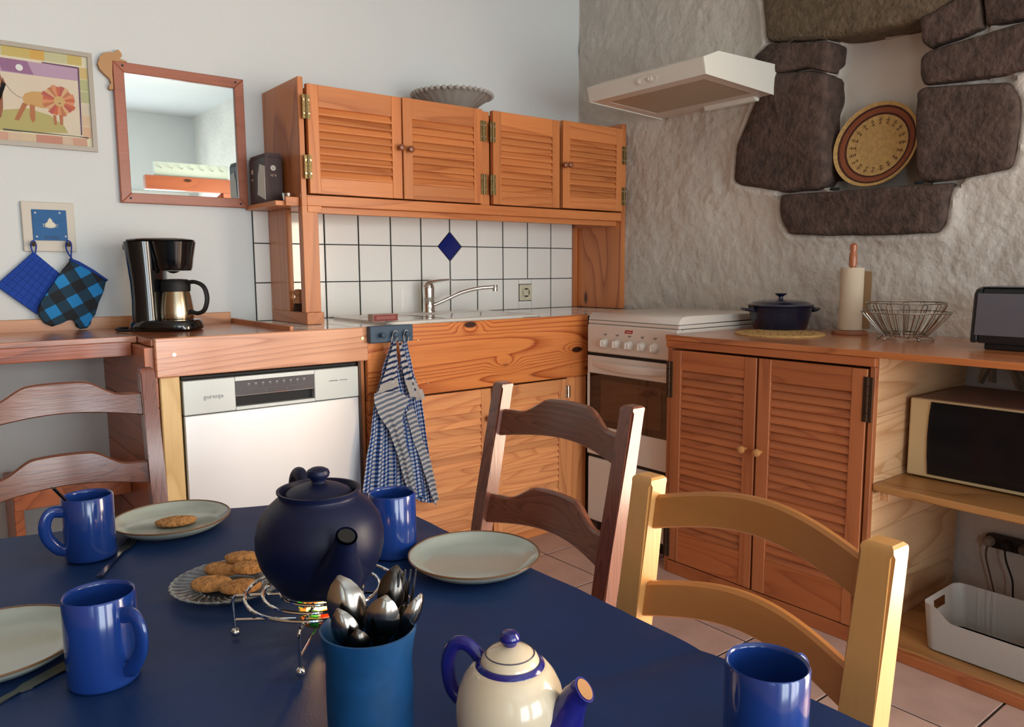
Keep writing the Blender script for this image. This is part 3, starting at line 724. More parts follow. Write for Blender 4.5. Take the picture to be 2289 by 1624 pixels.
def check_mat():
    m, nt, p = newmat('checked_mitt'); N = nt.nodes
    tc = N.new('ShaderNodeTexCoord'); mp = N.new('ShaderNodeMapping'); mp.inputs['Rotation'].default_value = (0, math.radians(28), 0)
    lk(nt, tc.outputs['Object'], mp.inputs['Vector'])
    sp = N.new('ShaderNodeSeparateXYZ'); lk(nt, mp.outputs[0], sp.inputs[0]); fs = []
    for ax, o in (('X', .010), ('Z', .024)):
        a = N.new('ShaderNodeMath'); a.operation = 'ADD'; a.inputs[1].default_value = 1+o; lk(nt, sp.outputs[ax], a.inputs[0])
        b = N.new('ShaderNodeMath'); b.operation = 'DIVIDE'; b.inputs[1].default_value = .073; lk(nt, a.outputs[0], b.inputs[0])
        c = N.new('ShaderNodeMath'); c.operation = 'FRACT'; lk(nt, b.outputs[0], c.inputs[0])
        d = N.new('ShaderNodeMath'); d.operation = 'GREATER_THAN'; d.inputs[1].default_value = .5; lk(nt, c.outputs[0], d.inputs[0]); fs.append(d)
    s = N.new('ShaderNodeMath'); s.operation = 'ADD'; lk(nt, fs[0].outputs[0], s.inputs[0]); lk(nt, fs[1].outputs[0], s.inputs[1])
    h = N.new('ShaderNodeMath'); h.operation = 'MULTIPLY'; h.inputs[1].default_value = .5; lk(nt, s.outputs[0], h.inputs[0])
    cr = N.new('ShaderNodeValToRGB'); cr.color_ramp.interpolation = 'CONSTANT'; e = cr.color_ramp.elements
    e[0].color = S('#1a1c22'); e[1].position = .3; e[1].color = S('#17384c'); q = e.new(.8); q.color = S('#1d7fbe')
    lk(nt, h.outputs[0], cr.inputs[0]); lk(nt, cr.outputs[0], p.inputs['Base Color']); p.inputs['Roughness'].default_value = .85
    return m
MITT = [(-2.322,1.148),(-2.303,1.136),(-2.261,1.109),(-2.222,1.077),(-2.231,1.042),(-2.252,.997),(-2.269,.967),(-2.279,.93),(-2.29,.919),(-2.31,.917),(-2.322,.926),(-2.323,.951),(-2.330,.958),(-2.345,.948),(-2.365,.938),(-2.391,.929),(-2.412,.941),(-2.427,.965),(-2.428,.988),(-2.418,1.01),(-2.375,1.075),(-2.346,1.118)]
t = thing('oven_mitt', 'blue and black checked oven mitt hanging from the plaque hook', 'oven mitt', (-2.33, -.03, .912))
M('mitt_body', prism(NB(), MITT, 'xz', -.042, -.023, .007, 3), check_mat(), t, smooth=True)
M('cuff_binding', prism(NB(), [(-2.324, 1.153), (-2.300, 1.142), (-2.258, 1.114), (-2.216, 1.080), (-2.222, 1.074), (-2.262, 1.106), (-2.304, 1.132), (-2.328, 1.145)], 'xz', -.044, -.021, .003, 2), mat('binding_blue', '#143a8c', .8), t, smooth=True)
M('hanging_loop', tube(NB(), smooth_path([(-2.318, -.034, 1.148), (-2.333, -.037, 1.178), (-2.332, -.033, 1.202), (-2.324, -.031, 1.209), (-2.318, -.034, 1.196), (-2.322, -.034, 1.150)], 5), .0024, 6), mat('loop_blue2', '#16388c', .8), t)

# ------------------------------------------------------------------ left worktop and its shelf
lw = thing('left_worktop', 'varnished pine worktop under the mirror with an upstand against the wall', 'worktop', (-2.6, -.25, .86))
random.seed(5)
bm = NB()
B1('top_board', WTOPX, -3.7, -1.801, -.145, -.021, .893, .914, lw); B1('top_board', WTOPX, -3.7, -1.801, -.291, -.146, .893, .914, lw); B1('top_board', WTOPX, -3.7, -2.222, -.428, -.292, .893, .914, lw); B1('top_board', WTOPX, -2.221, -1.801, -.591, -.292, .893, .914, lw)
B1('upstand', wood('upstand_wood', '#c98a58', '#8e5530', 'x', ring=9), -3.7, -1.803, -.020, -.0005, .893, .954, lw)
B1('front_rail', wood('rail_red', '#a85428', '#74341a', 'x', ring=8, knots=False, rough=.25), -3.7, -2.243, -.449, -.430, .857, .899, lw)
B1('edge_strip', WY, -1.800, -1.788, -.578, -.012, .893, .931, lw)
lp = wood('side_panel_wood', '#b5673c', '#7e3e22', 'y', ring=12)
for k in range(5):
    B1('side_board', lp, -2.241, -2.207, -.5912, -.0005, .002+k*.178, .178+k*.178 if k < 4 else .891, lw)
B1('bracing_board', lp, -2.56, -2.243, -.300, -.020, .440, .462, lw)
B1('bracing_front', lp, -2.56, -2.243, -.320, -.3005, .405, .462, lw)
B1('bracing_foot', lp, -2.56, -2.535, -.300, -.02, .0, .4395, lw)
B1('end_panel', lp, -3.72, -3.701, -.449, -.0005, 0, .914, lw)

# ------------------------------------------------------------------ sink counter
sk = thing('tiled_worktop', 'white tiled worktop with dark joints around the sink', 'worktop', (-.9, -.3, .88))
SX0, SX1, SY0, SY1 = -1.415, -.70, -.535, -.055
bm = NB()
box(bm, -1.787, SX0+.01, -.578, -.0005, .88, .9105); box(bm, SX1-.01, -.0305, -.578, -.0005, .88, .9105)
box(bm, SX0+.01, SX1-.01, SY1-.01, -.0005, .88, .9105); box(bm, SX0+.01, SX1-.01, -.578, SY0+.01, .88, .9105)
M('tile_bed', bm, GROUT, sk)
rows = [(-.1475, -.0125), (-.2995, -.1515), (-.4515, -.3035), (-.577, -.4555)]
for i in range(-3, 10):
    for (ya, yb) in rows:
        a = max(X0T+i*PT+G, -1.786); b = min(X0T+(i+1)*PT-G, -.032)
        if b-a < .01: continue
        if a >= SX0-.02 and b <= SX1+.02 and ya > SY0 and yb < SY1: continue
        # clip against the sink cut-out
        if b > SX0+.004 and a < SX1-.004:
            if a < SX0: b = SX0+.004; 
            elif b > SX1: a = SX1-.004
            elif yb > SY1: ya = SY1-.006
            elif ya < SY0: yb = SY0+.006
            if b-a < .006 or yb-ya < .006: continue
        M('tile', box(NB(), a, b, ya, yb, .9105, .9145, .001), TILE, sk)

t = thing('sink', 'white ceramic inset sink under the chrome tap', 'sink', (-1.05, -.3, .92))
def rrect(x0, x1, y0, y1, r, n=6):
    out = []
    for cx, cy, a in ((x1-r, y1-r, 0), (x0+r, y1-r, PI/2), (x0+r, y0+r, PI), (x1-r, y0+r, 1.5*PI)):
        for k in range(n+1): out.append((cx+r*math.cos(a+PI/2*k/n), cy+r*math.sin(a+PI/2*k/n)))
    return out
def loft(bm, rings, cap0=False, cap1=True):
    R = [[bm.verts.new(p) for p in r] for r in rings]; n = len(R[0])
    for a, b in zip(R, R[1:]):
        for k in range(n): bm.faces.new((a[k], a[(k+1) % n], b[(k+1) % n], b[k]))
    if cap0: bm.faces.new(R[0][::-1])
    if cap1: bm.faces.new(R[-1])
    return R
def rz(x0, x1, y0, y1, r, z): return [(x, y, z) for x, y in rrect(x0, x1, y0, y1, r)]
# rim plate with two openings: bowl (right) and drainer (left)
bm = NB()
loft(bm, [rz(SX0, SX1, SY0, SY1, .03, .9147), rz(SX0, SX1, SY0, SY1, .03, .922), rz(SX0+.006, SX1-.006, SY0+.006, SY1-.006, .028, .926), rz(SX0+.020, SX1-.020, SY0+.020, SY1-.085, .028, .926), rz(SX0+.03, SX1-.03, SY0+.028, SY1-.092, .03, .921), rz(SX0+.034, -1.10, SY0+.032, SY1-.096, .03, .919)], cap1=False)
M('rim', bm, CERAM, t, smooth=True)
bm = NB()
loft(bm, [rz(SX0+.028, SX1-.028, SY0+.027, SY1-.091, .03, .9205), rz(SX0+.036, SX1-.04, SY0+.034, SY1-.1, .03, .9195)], cap1=False)
box(bm, SX0+.03, -1.12, SY0+.03, SY1-.095, .914, .9195)
M('drainer', bm, CERAM, t)
bm = NB()
cx0, cx1, cy0, cy1 = -1.118, SX1-.032, SY0+.03, SY1-.095
loft(bm, [rz(cx0, cx1, cy0, cy1, .05, .9198), rz(cx0+.012, cx1-.012, cy0+.012, cy1-.012, .06, .908), rz(cx0+.02, cx1-.02, cy0+.02, cy1-.02, .06, .80), rz(cx0+.05, cx1-.05, cy0+.05, cy1-.05, .06, .765)], cap1=True)
M('bowl', bm, CERAM, t, smooth=True)
# tap
t = thing('kitchen_tap', 'chrome mixer tap with a long curved spout', 'tap', (-.975, -.098, .926))
fx, fy = -.975, -.098
M('tap_body', lathe(NB(), [(.028, 0), (.028, .004), (.026, .008), (.025, .06), (.026, .062), (.025, .066), (.026, .1), (.024, .115), (.018, .124), (.0001, .128)], fx, fy, 36, cz=.9265), CHROME, t, smooth=True)
M('lever', tube(NB(), smooth_path([(fx-.015, fy+.004, 1.035), (fx-.005, fy-.002, 1.050), (fx+.03, fy-.015, 1.060), (fx+.07, fy-.03, 1.064), (fx+.098, fy-.035, 1.066)], 5), [.022, .020, .013, .009, .006], 14, flat=.5), CHROME, t, smooth=True)
M('spout', tube(NB(), smooth_path([(fx+.015, fy-.008, .955), (fx+.06, fy-.03, .975), (fx+.13, fy-.06, 1.008), (fx+.20, fy-.09, 1.026), (fx+.265, fy-.115, 1.031)], 6), .0082, 14), CHROME, t, smooth=True)
M('aerator', lathe(NB(), [(.012, -.012), (.0125, .012), (.011, .016), (.0001, .016)], fx+.272, fy-.118, 22, cz=1.025), CHROME, t, smooth=True)
# small carton of scouring pads and the dish brush
t = thing('soap_carton', 'small dark red carton lying on the sink edge behind the hook rack', 'box', (-1.44, -.50, .927))
M('carton', box(NB(), -1.478, -1.378, -.534, -.495, .9275, .953, .001), mat('card_cream', '#b8a090', .5), t)
bm = NB(); box(bm, -1.476, -1.380, -.5352, -.5342, .929, .9515); M('front_print', bm, BOXR, t)
bm = NB(); box(bm, -1.466, -1.390, -.5358, -.5353, .935, .946); M('label_panel', bm, mat('card_rose', '#94544c', .5), t)
t = thing('dish_brush', 'round wooden dish brush with brown bristles on the end frame foot', 'brush', (-1.624, -.238, .958))
M('handle', lathe(NB(), [(.021, .030), (.022, .036), (.021, .044), (.013, .05), (.012, .056), (.018, .064), (.019, .073), (.013, .080), (.0001, .082)], -1.624, -.238, 28, cz=.9585), mat('beech', '#a8744c', .55), t, smooth=True)
bm = NB(); random.seed(2)
for k in range(70):
    a = random.uniform(0, 2*PI); r = math.sqrt(random.random())*.018
    tube(bm, [(-1.624+r*math.cos(a), -.238+r*math.sin(a), .990), (-1.624+r*1.25*math.cos(a), -.238+r*1.25*math.sin(a), .9587)], .0013, 4)
M('bristles', bm, mat('bristle', '#4a3020', .9), t, kind='stuff')

# ------------------------------------------------------------------ base unit: dishwasher housing + sink cupboard
bu = thing('sink_base_cabinet', 'sunlit orange pine sink cupboard with louvred doors and deep apron', 'cabinet', (-1.02, -.3, 0))
B1('apron', WAX, -1.5395, -.500, -.602, -.580, .660, .917, bu, bev=.003)
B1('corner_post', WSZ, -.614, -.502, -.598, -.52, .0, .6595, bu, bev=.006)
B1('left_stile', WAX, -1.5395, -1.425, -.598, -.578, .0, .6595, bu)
B1('side_panel', WZ, -1.560, -1.5405, -.578, -.02, 0, .879, bu)
B1('side_panel', WZ, -.520, -.502, -.519, -.02, 0, .879, bu)
B1('floor_board', WX, -1.5395, -.521, -.57, -.02, .04, .058, bu)
B1('plinth', WX, -1.425, -.615, -.575, -.56, 0, .039, bu)
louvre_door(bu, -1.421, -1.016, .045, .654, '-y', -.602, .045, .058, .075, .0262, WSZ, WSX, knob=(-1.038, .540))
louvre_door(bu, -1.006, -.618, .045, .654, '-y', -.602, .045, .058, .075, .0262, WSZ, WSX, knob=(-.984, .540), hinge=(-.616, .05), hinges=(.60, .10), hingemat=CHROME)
bm = NB()
for (sx_, sz_) in ((-1.34, .86), (-.78, .86), (-1.30, .70), (-.80, .685), (-.60, .70)): lathe(bm, [(.003, -.0035), (.003, -.001)], sx_, -.6015, 10, axis='y', cz=sz_)
M('screws', bm, SCREW, bu, kind='stuff')
dh = thing('dishwasher_housing', 'pale pine apron and yellow post framing the dishwasher', 'panel', (-1.88, -.55, 0))
B1('apron', WAX2, -2.215, -1.5405, -.612, -.592, .803, .917, dh, bev=.003)
B1('yellow_post', WYEL, -2.205, -2.150, -.600, -.57, 0, .8025, dh, bev=.003)
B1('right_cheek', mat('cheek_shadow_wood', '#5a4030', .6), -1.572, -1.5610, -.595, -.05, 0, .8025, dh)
bm = NB()
for (sx_, sz_) in ((-2.165, .868), (-1.562, .880)): lathe(bm, [(.0055, -.0025), (.0055, -.0005), (.002, -.0005)], sx_, -.612, 12, axis='y', cz=sz_)
M('screws', bm, SCREW, dh, kind='stuff')

# dishwasher
dw = thing('dishwasher', 'stainless steel dishwasher with a black touch display', 'dishwasher', (-1.862, -.3, 0))
B1('body', BLACKM, -2.143, -1.580, -.575, -.03, .03, .795, dw)
M('door', box(NB(), -2.145, -1.578, -.605, -.5755, .09, .6815, .003, 2), DW, dw)
B1('plinth', BLACKM, -2.145, -1.578, -.56, -.54, 0, .088, dw)
bm = NB()
zt, zb2 = .7865, .6835
box(bm, -2.145, -1.992, -.606, -.5755, zb2, zt, .002); box(bm, -1.736, -1.578, -.606, -.5755, zb2, zt, .002)
box(bm, -1.992, -1.736, -.606, -.5755, .773, zt, .0005); box(bm, -1.992, -1.736, -.606, -.5755, zb2, .694, .0005)
M('control_panel', bm, DWC, dw)
M('display', prism(NB(), [(-.604, .772), (-.590, .772), (-.590, .728), (-.6035, .728)], 'yz', -1.991, -1.737), DWK, dw)
M('handle_recess', box(NB(), -1.991, -1.737, -.584, -.580, .694, .728), BLACKM, dw)
B1('handle_lip', CHROME, -1.991, -1.737, -.6045, -.590, .7262, .7278, dw, bev=.0004)
B1('top_seal', BLACKM, -2.145, -1.578, -.59, -.40, .7885, .7985, dw)
text('maker_lettering', 'gorenje', .0185, INKG, dw, (-2.058, -.6066, .7335), RY, xs=1.05)
text('feature_print', 'ULTRAClean   TOTALDry', .0048, INKD, dw, (-1.652, -.6066, .745), RY, xs=1.25)
bm = NB(); bm2 = NB()
for k in range(9):
    cx = -1.950+k*.0225
    box(bm, cx-.0035, cx+.0035, -.6046, -.6042, .7585, .7640); box(bm2, cx-.0045, cx+.0045, -.6046, -.6042, .7545, .7552)
    box(bm2, cx-.001, cx+.001, -.6046, -.6042, .7505, .7512)
box(bm2, -1.955, -1.77, -.6046, -.6042, .7442, .7446)
M('display_icons', bm, INKG, dw, kind='stuff'); M('display_lines', bm2, INKG, dw, kind='stuff')
text('display_arrows', '<                         >', .009, INKG, dw, (-1.862, -.6045, .7370), RY, xs=1.0)
M('power_symbol', tube(NB(), [(-1.976+.0045*math.cos(a), -.6045, .7485+.0045*math.sin(a)) for a in [2*PI*k/16 for k in range(16)]], .0005, 4, closed=True), INKG, dw)

# ------------------------------------------------------------------ hook rack + towels
hr = thing('hook_rack', 'slate blue hook rack with three pegs on the sink apron', 'hook rack', (-1.462, -.62, .862))
M('rack_board', box(NB(), -1.546, -1.380, -.640, -.6135, .863, .920, .003, 2), SLATEB, hr)
for hx in (-1.507, -1.459, -1.413):
    M('peg', lathe(NB(), [(.0065, 0), (.0062, -.010), (.0072, -.014), (.0098, -.018), (.0098, -.023), (.006, -.0265), (.0001, -.027)], hx, -.640, 18, axis='y', cz=.889), SLATEB, hr, smooth=True)

def towel_mat(name, kind):
    m, nt, p = newmat(name); N = nt.nodes
    uv = N.new('ShaderNodeUVMap'); sp = N.new('ShaderNodeSeparateXYZ'); lk(nt, uv.outputs[0], sp.inputs[0])
    def stripe(out, per, duty):
        b = N.new('ShaderNodeMath'); b.operation = 'DIVIDE'; b.inputs[1].default_value = per; lk(nt, sp.outputs[out], b.inputs[0])
        c = N.new('ShaderNodeMath'); c.operation = 'FRACT'; lk(nt, b.outputs[0], c.inputs[0])
        d = N.new('ShaderNodeMath'); d.operation = 'GREATER_THAN'; d.inputs[1].default_value = duty; lk(nt, c.outputs[0], d.inputs[0]); return d
    if kind == 'gingham':
        a, b = stripe('X', .0145, .55), stripe('Y', .0145, .55)
        s = N.new('ShaderNodeMath'); s.operation = 'ADD'; lk(nt, a.outputs[0], s.inputs[0]); lk(nt, b.outputs[0], s.inputs[1])
        h = N.new('ShaderNodeMath'); h.operation = 'MULTIPLY'; h.inputs[1].default_value = .5; lk(nt, s.outputs[0], h.inputs[0])
        cols = ((0, '#eeecea'), (.3, '#5f88c4'), (.8, '#143076'))
    elif kind == 'grey':
        h = stripe('Y', .017, .5); cols = ((0, '#8592a4'), (.5, '#e8e4e0'))
    else:
        h = stripe('Y', .021, .45); cols = ((0, '#34466e'), (.5, '#e8e4e0'))
    cr = N.new('ShaderNodeValToRGB'); cr.color_ramp.interpolation = 'CONSTANT'; e = cr.color_ramp.elements
    e[0].color = S(cols[0][1]); e[1].position = cols[1][0]; e[1].color = S(cols[1][1])
    if len(cols) > 2: q = e.new(cols[2][0]); q.color = S(cols[2][1])
    lk(nt, h.outputs[0], cr.inputs[0]); lk(nt, cr.outputs[0], p.inputs['Base Color']); p.inputs['Roughness'].default_value = .9
    n = N.new('ShaderNodeTexNoise'); n.inputs['Scale'].default_value = 500; b2 = N.new('ShaderNodeBump'); b2.inputs['Strength'].default_value = .2; b2.inputs['Distance'].default_value = .002
    tc = N.new('ShaderNodeTexCoord'); lk(nt, tc.outputs['Object'], n.inputs['Vector']); lk(nt, n.outputs['Fac'], b2.inputs['Height']); lk(nt, b2.outputs['Normal'], p.inputs['Normal'])
    return m
TG, TS, TN = towel_mat('gingham_cloth', 'gingham'), towel_mat('grey_stripe_cloth', 'grey'), towel_mat('navy_stripe_cloth', 'navy')
def drape(name, L, R, y, m, parent, folds=3.5, amp=.010, ph=0, wide=None, skew=0, ragged=0):
    """cloth between two boundary polylines (x, z), folded in depth"""
    n, q = 44, 60
    def ev(P, t):
        s = t*(len(P)-1); i = min(int(s), len(P)-2); f = s-i
        f2 = f*f*(3-2*f)*.35+f*.65
        return P[i][0]+(P[i+1][0]-P[i][0])*f2, P[i][1]+(P[i+1][1]-P[i][1])*f
    bm = NB(); uvl = bm.loops.layers.uv.new('UVMap'); V = []; W = {}
    for j in range(q+1):
        t = j/q; a, b = ev(L, t), ev(R, t); row = []
        wr = abs(b[0]-a[0]); rowz = []
        for i in range(n+1):
            u = i/n; x = a[0]+(b[0]-a[0])*u; z = a[1]+(b[1]-a[1])*u
            A = amp*min(1, .25+t*1.1)
            dy = -A*(.5+.5*math.sin(folds*2*PI*u+ph+1.2*t)) - .35*A*math.sin(folds*3.7*u*PI+ph*2+3*t)
            if ragged and j == q: z += ragged*noise.noise(Vector((u*5, ph, 0)))
            v = bm.verts.new((x, y+dy, z)); row.append(v)
            wd = wide if wide else .3
            W[v] = (u*wd+skew*t, -z+.25*(x-a[0]))
        V.append(row)
    for j in range(q):
        for i in range(n):
            f = bm.faces.new((V[j][i], V[j][i+1], V[j+1][i+1], V[j+1][i]))
            for l in f.loops: l[uvl].uv = W[l.vert]
    bmesh.ops.solidify(bm, geom=bm.faces[:], thickness=.0012)
    return M(name, bm, m, parent, smooth=True, angle=80)
ta = thing('tea_towel', 'blue and white checked tea towel on the middle peg of the hook rack', 'tea towel', (-1.47, -.65, .37), group='tea towels on the hook rack')
drape('cloth', [(-1.476,.868),(-1.517,.769),(-1.552,.665),(-1.566,.574),(-1.588,.47),(-1.606,.345)], [(-1.458,.868),(-1.450,.763),(-1.425,.651),(-1.397,.552),(-1.374,.386),(-1.365,.300)], -.652, TG, ta, 4, .014, .5, wide=.20, ragged=.01)
drape('folded_corner', [(-1.477,.866),(-1.505,.79),(-1.533,.725),(-1.556,.690)], [(-1.466,.866),(-1.466,.79),(-1.466,.74),(-1.463,.700)], -.672, TN, ta, 1.5, .006, 0, wide=.08)
drape('hem_flap', [(-1.533,.727),(-1.548,.695)], [(-1.466,.745),(-1.464,.715)], -.6765, WHITEC, ta, 1.5, .004, 0, wide=.08)
drape('folded_corner', [(-1.455,.866),(-1.447,.79),(-1.436,.73),(-1.424,.695)], [(-1.447,.866),(-1.420,.785),(-1.392,.715),(-1.376,.680)], -.668, TN, ta, 1.3, .005, 1, wide=.06)
drape('hem_flap', [(-1.437,.735),(-1.420,.672)], [(-1.396,.725),(-1.366,.668)], -.673, WHITEC, ta, 1.2, .004, 0, wide=.06)
drape('striped_fold', [(-1.560,.700),(-1.562,.676),(-1.548,.630),(-1.505,.560),(-1.470,.450),(-1.440,.335)], [(-1.464,.700),(-1.425,.668),(-1.452,.610),(-1.450,.540),(-1.425,.450),(-1.404,.325)], -.679, TS, ta, 1.7, .008, 1, wide=.09)
M('hanging_loop', tube(NB(), smooth_path([(-1.473, -.6505, .862), (-1.4705, -.6535, .882), (-1.462, -.655, .902), (-1.4475, -.6535, .894), (-1.450, -.652, .878), (-1.460, -.6505, .862)], 5), .0019, 6), LOOPC, ta)
tb = thing('tea_towel', 'blue gingham tea towel on the right hand peg of the hook rack', 'tea towel', (-1.40, -.65, .27), group='tea towels on the hook rack')
drape('cloth', [(-1.420,.868),(-1.438,.761),(-1.436,.651),(-1.42,.554),(-1.420,.426),(-1.42,.305)], [(-1.405,.868),(-1.383,.756),(-1.352,.664),(-1.338,.542),(-1.317,.391),(-1.302,.258)], -.634, TG, tb, 3, .012, 2.2, wide=.17, ragged=.008)
drape('striped_fold', [(-1.430,.615),(-1.412,.540),(-1.372,.425),(-1.344,.335),(-1.318,.262)], [(-1.400,.640),(-1.372,.530),(-1.334,.425),(-1.315,.335),(-1.304,.285)], -.664, TS, tb, 1.0, .005, 1, wide=.05)
drape('hem_flap', [(-1.394,.69),(-1.384,.655)], [(-1.356,.692),(-1.345,.655)], -.654, WHITEC, tb, 1.5, .005, 1, wide=.05)
M('hanging_loop', tube(NB(), smooth_path([(-1.420, -.6485, .862), (-1.4235, -.6495, .882), (-1.416, -.651, .902), (-1.4035, -.6495, .892), (-1.405, -.647, .862)], 5), .0019, 6), LOOPC, tb)

# ------------------------------------------------------------------ cooker
ck = thing('cooker', 'white gas cooker with glass oven door and closed lid', 'cooker', (-.31, -.90, 0))
kx, ky0, ky1 = -.565, -1.142, -.668
B1('body', ENAMEL, kx+.025, -.03, ky0, ky1, .05, .885, ck, bev=.003)
bm = NB()
B1('control_panel', ENAMEL, kx-.004, kx+.0245, ky0, ky1, .770, .886, ck, bev=.005)
M('panel_gap', box(NB(), kx+.006, kx+.02, ky0+.002, ky1-.002, .758, .770), BLACKM, ck)
bm = NB(); wz0, wz1, wy0, wy1 = .470, .684, ky0+.020, ky1-.014
fxx = kx-.002
box(bm, fxx, kx+.0245, ky0, ky1, wz1, .757, .003); box(bm, fxx, kx+.0245, ky0, ky1, .345, wz0, .003)
box(bm, fxx, kx+.0245, ky0, wy0, wz0, wz1, .001); box(bm, fxx, kx+.0245, wy1, ky1, wz0, wz1, .001)
M('oven_door', bm, ENAMEL, ck)
M('oven_window', box(NB(), fxx+.001, kx+.01, wy0, wy1, wz0, wz1), GLASSK, ck)
M('inner_window', box(NB(), fxx+.0002, fxx+.0009, wy0+.055, wy1-.065, wz0+.028, wz1-.022), mat('inner_glass', '#4a2c20', .05, coat=.6), ck)
# lens-shaped bar handle
hb = NB(); Lh = []
for k in range(13):
    y_ = ky0+.03+(ky1-ky0-.06)*k/12; bul = math.sin(PI*k/12)
    Lh.append([(fxx-.001-.022*bul, y_, .735+.004*0), (fxx-.001-.026*bul, y_, .727-.006*bul), (fxx-.001-.018*bul, y_, .716-.012*bul), (fxx-.0005, y_, .716-.012*bul), (fxx-.0005, y_, .739)])
loft(hb, Lh, cap0=True); M('door_handle', hb, ENAMEL, ck, smooth=True)
B1('drawer', ENAMEL, kx+.004, kx+.0245, ky0, ky1, .06, .330, ck, bev=.004)
M('drawer_gap', box(NB(), kx+.008, kx+.02, ky0+.002, ky1-.002, .331, .344), BLACKM, ck)
B1('kick_strip', BLACKM, kx+.05, kx+.06, ky0+.01, ky1-.01, .0, .05, ck)
for k, ky in enumerate((-.772, -.838, -.904, -.970, -1.034)):
    kb = M('control_knob', lathe(NB(), [(.0195, 0), (.0195, -.006), (.0165, -.010), (.0155, -.020), (.013, -.024), (.0001, -.0245)], kx-.004, ky, 28, axis='x', cz=.812), ENAMEL, ck, smooth=True)
    M('knob_grip', box(NB(), kx-.033, kx-.024, ky-.0035, ky+.0035, .799, .8255, .002), ENAMEL, kb)
    sy = NB()
    tube(sy, [(kx-.0048, ky+.008, .8475), (kx-.0048, ky+.002, .850), (kx-.0048, ky-.004, .8478), (kx-.0048, ky-.010, .8505)], .0009, 4)
    tube(sy, [(kx-.0048, ky+.004, .8450), (kx-.0048, ky-.006, .8462)], .0008, 4)
    tube(sy, [(kx-.0048, ky, .8375), (kx-.0048, ky, .8395)], .0004, 4)
    M('burner_symbol', sy, INKD, kb)
M('badge', prism(NB(), [(-.878, .858), (-.918, .858), (-.922, .871), (-.882, .871)], 'yz', kx-.0052, kx-.0042), REDBADGE, ck)
text('badge_lettering', 'Curtiss', .0098, INKW, ck, (kx-.0055, -.900, .8645), RX, xs=1.05)
bm = NB()
box(bm, kx+.001, -.04, ky0, ky1, .8875, .9015, .003)
M('hob_tray', bm, ENAMEL, ck)
# lid with a rolled front edge
lid = NB(); prof = [(-.045, .905), (-.045, .932), (kx+.05, .934), (kx+.03, .932), (kx+.014, .925), (kx+.004, .913), (kx+.001, .9035), (kx+.008, .9035)]
prism(lid, prof, 'xz', ky0+.001, ky1-.001, .004, 2); M('lid', lid, ENAMEL, ck, smooth=True, angle=30)
bm = NB(); box(bm, kx+.004, -.05, ky0+.004, ky1-.004, .9017, .9033); M('lid_gap', bm, BLACKM, ck)

# ------------------------------------------------------------------ extractor hood
hd = thing('extractor_hood', 'white slimline extractor hood on the plastered wall', 'extractor hood', (-.25, -.87, 1.77))
hy0, hy1 = -1.150, -.553
SIDE = [(-.002, 1.778), (-.455, 1.797), (-.470, 1.855), (-.385, 1.888), (-.002, 1.896)]
M('side_cheek', prism(NB(), SIDE, 'xz', hy0, hy0+.004, .001), HOODW, hd)
M('side_cheek', prism(NB(), SIDE, 'xz', hy1-.004, hy1), HOODW, hd)
bm = NB(); prism(bm, [(-.456, 1.797), (-.471, 1.855), (-.467, 1.856), (-.450, 1.799)], 'xz', hy0+.004, hy1-.004); M('front_panel', bm, HOODW, hd)
M('top_panel', prism(NB(), [(-.470, 1.8555), (-.385, 1.8885), (-.01, 1.896), (-.01, 1.892), (-.385, 1.884), (-.466, 1.852)], 'xz', hy0+.004, hy1-.004), HOODW, hd)
def hzf(x): return 1.778+.019*(-x-.002)/.453
def under(name, x0, x1, y0, y1, dz, m, th=.003):
    return M(name, prism(NB(), [(x0, hzf(x0)+dz), (x1, hzf(x1)+dz), (x1, hzf(x1)+dz+th), (x0, hzf(x0)+dz+th)], 'xz', y0, y1), m, hd)
bm = NB()
for (a0, a1, b0, b1) in ((-.45, -.395, hy0+.004, hy1-.004), (-.10, -.004, hy0+.004, hy1-.004), (-.395, -.10, hy0+.004, hy0+.055), (-.395, -.10, hy1-.055, hy1-.004)):
    prism(bm, [(a0, hzf(a0)+.003), (a1, hzf(a1)+.003), (a1, hzf(a1)+.007), (a0, hzf(a0)+.007)], 'xz', b0, b1)
M('underside', bm, mat('hood_under', '#cfc0b2', .4), hd)
bm = NB(); n = 46
for k in range(n):
    x0 = -.394+.293*k/n; x1 = x0+.293/n*.5
    prism(bm, [(x0, hzf(x0)+.005), (x1, hzf(x1)+.0045), (x1, hzf(x1)+.009), (x0, hzf(x0)+.009)], 'xz', hy0+.056, hy1-.056)
for k in range(90):
    y0 = hy0+.056+(hy1-hy0-.112)*k/90; y1 = y0+.0033
    prism(bm, [(-.394, hzf(-.394)+.0055), (-.101, hzf(-.101)+.0055), (-.101, hzf(-.101)+.009), (-.394, hzf(-.394)+.009)], 'xz', y0, y1)
M('filter_grille', bm, mat('grille', '#b8a68e', .45, metal=.3), hd, kind='stuff')
M('filter_back', box(NB(), -.394, -.101, hy0+.056, hy1-.056, 1.80, 1.803), mat('grille_dark', '#5a4c3e', .7), hd)
M('lamp_cover', prism(NB(), [(-.06, hzf(-.06)+.003), (-.02, hzf(-.02)+.003), (-.03, hzf(-.03)-.012), (-.05, hzf(-.05)-.012)], 'xz', -1.08, -.83, .003, 2), HOODW, hd)
fr_n = Vector((-.968, 0, -.25))
def on_front(y, s): return Vector((-.456-.015*s, y, 1.797+.058*s))+Vector((-.0005, 0, 0))
oval = NB(); pts = []
for k in range(28):
    a = 2*PI*k/28; yy = -.868+.058*(1 if math.cos(a) > 0 else -1)*abs(math.cos(a))**.6; s = .52+.30*math.sin(a); p = on_front(yy, s); pts.append(p)
tube(oval, pts, .0011, 5, closed=True); M('switch_surround', oval, ENAMEL, hd)
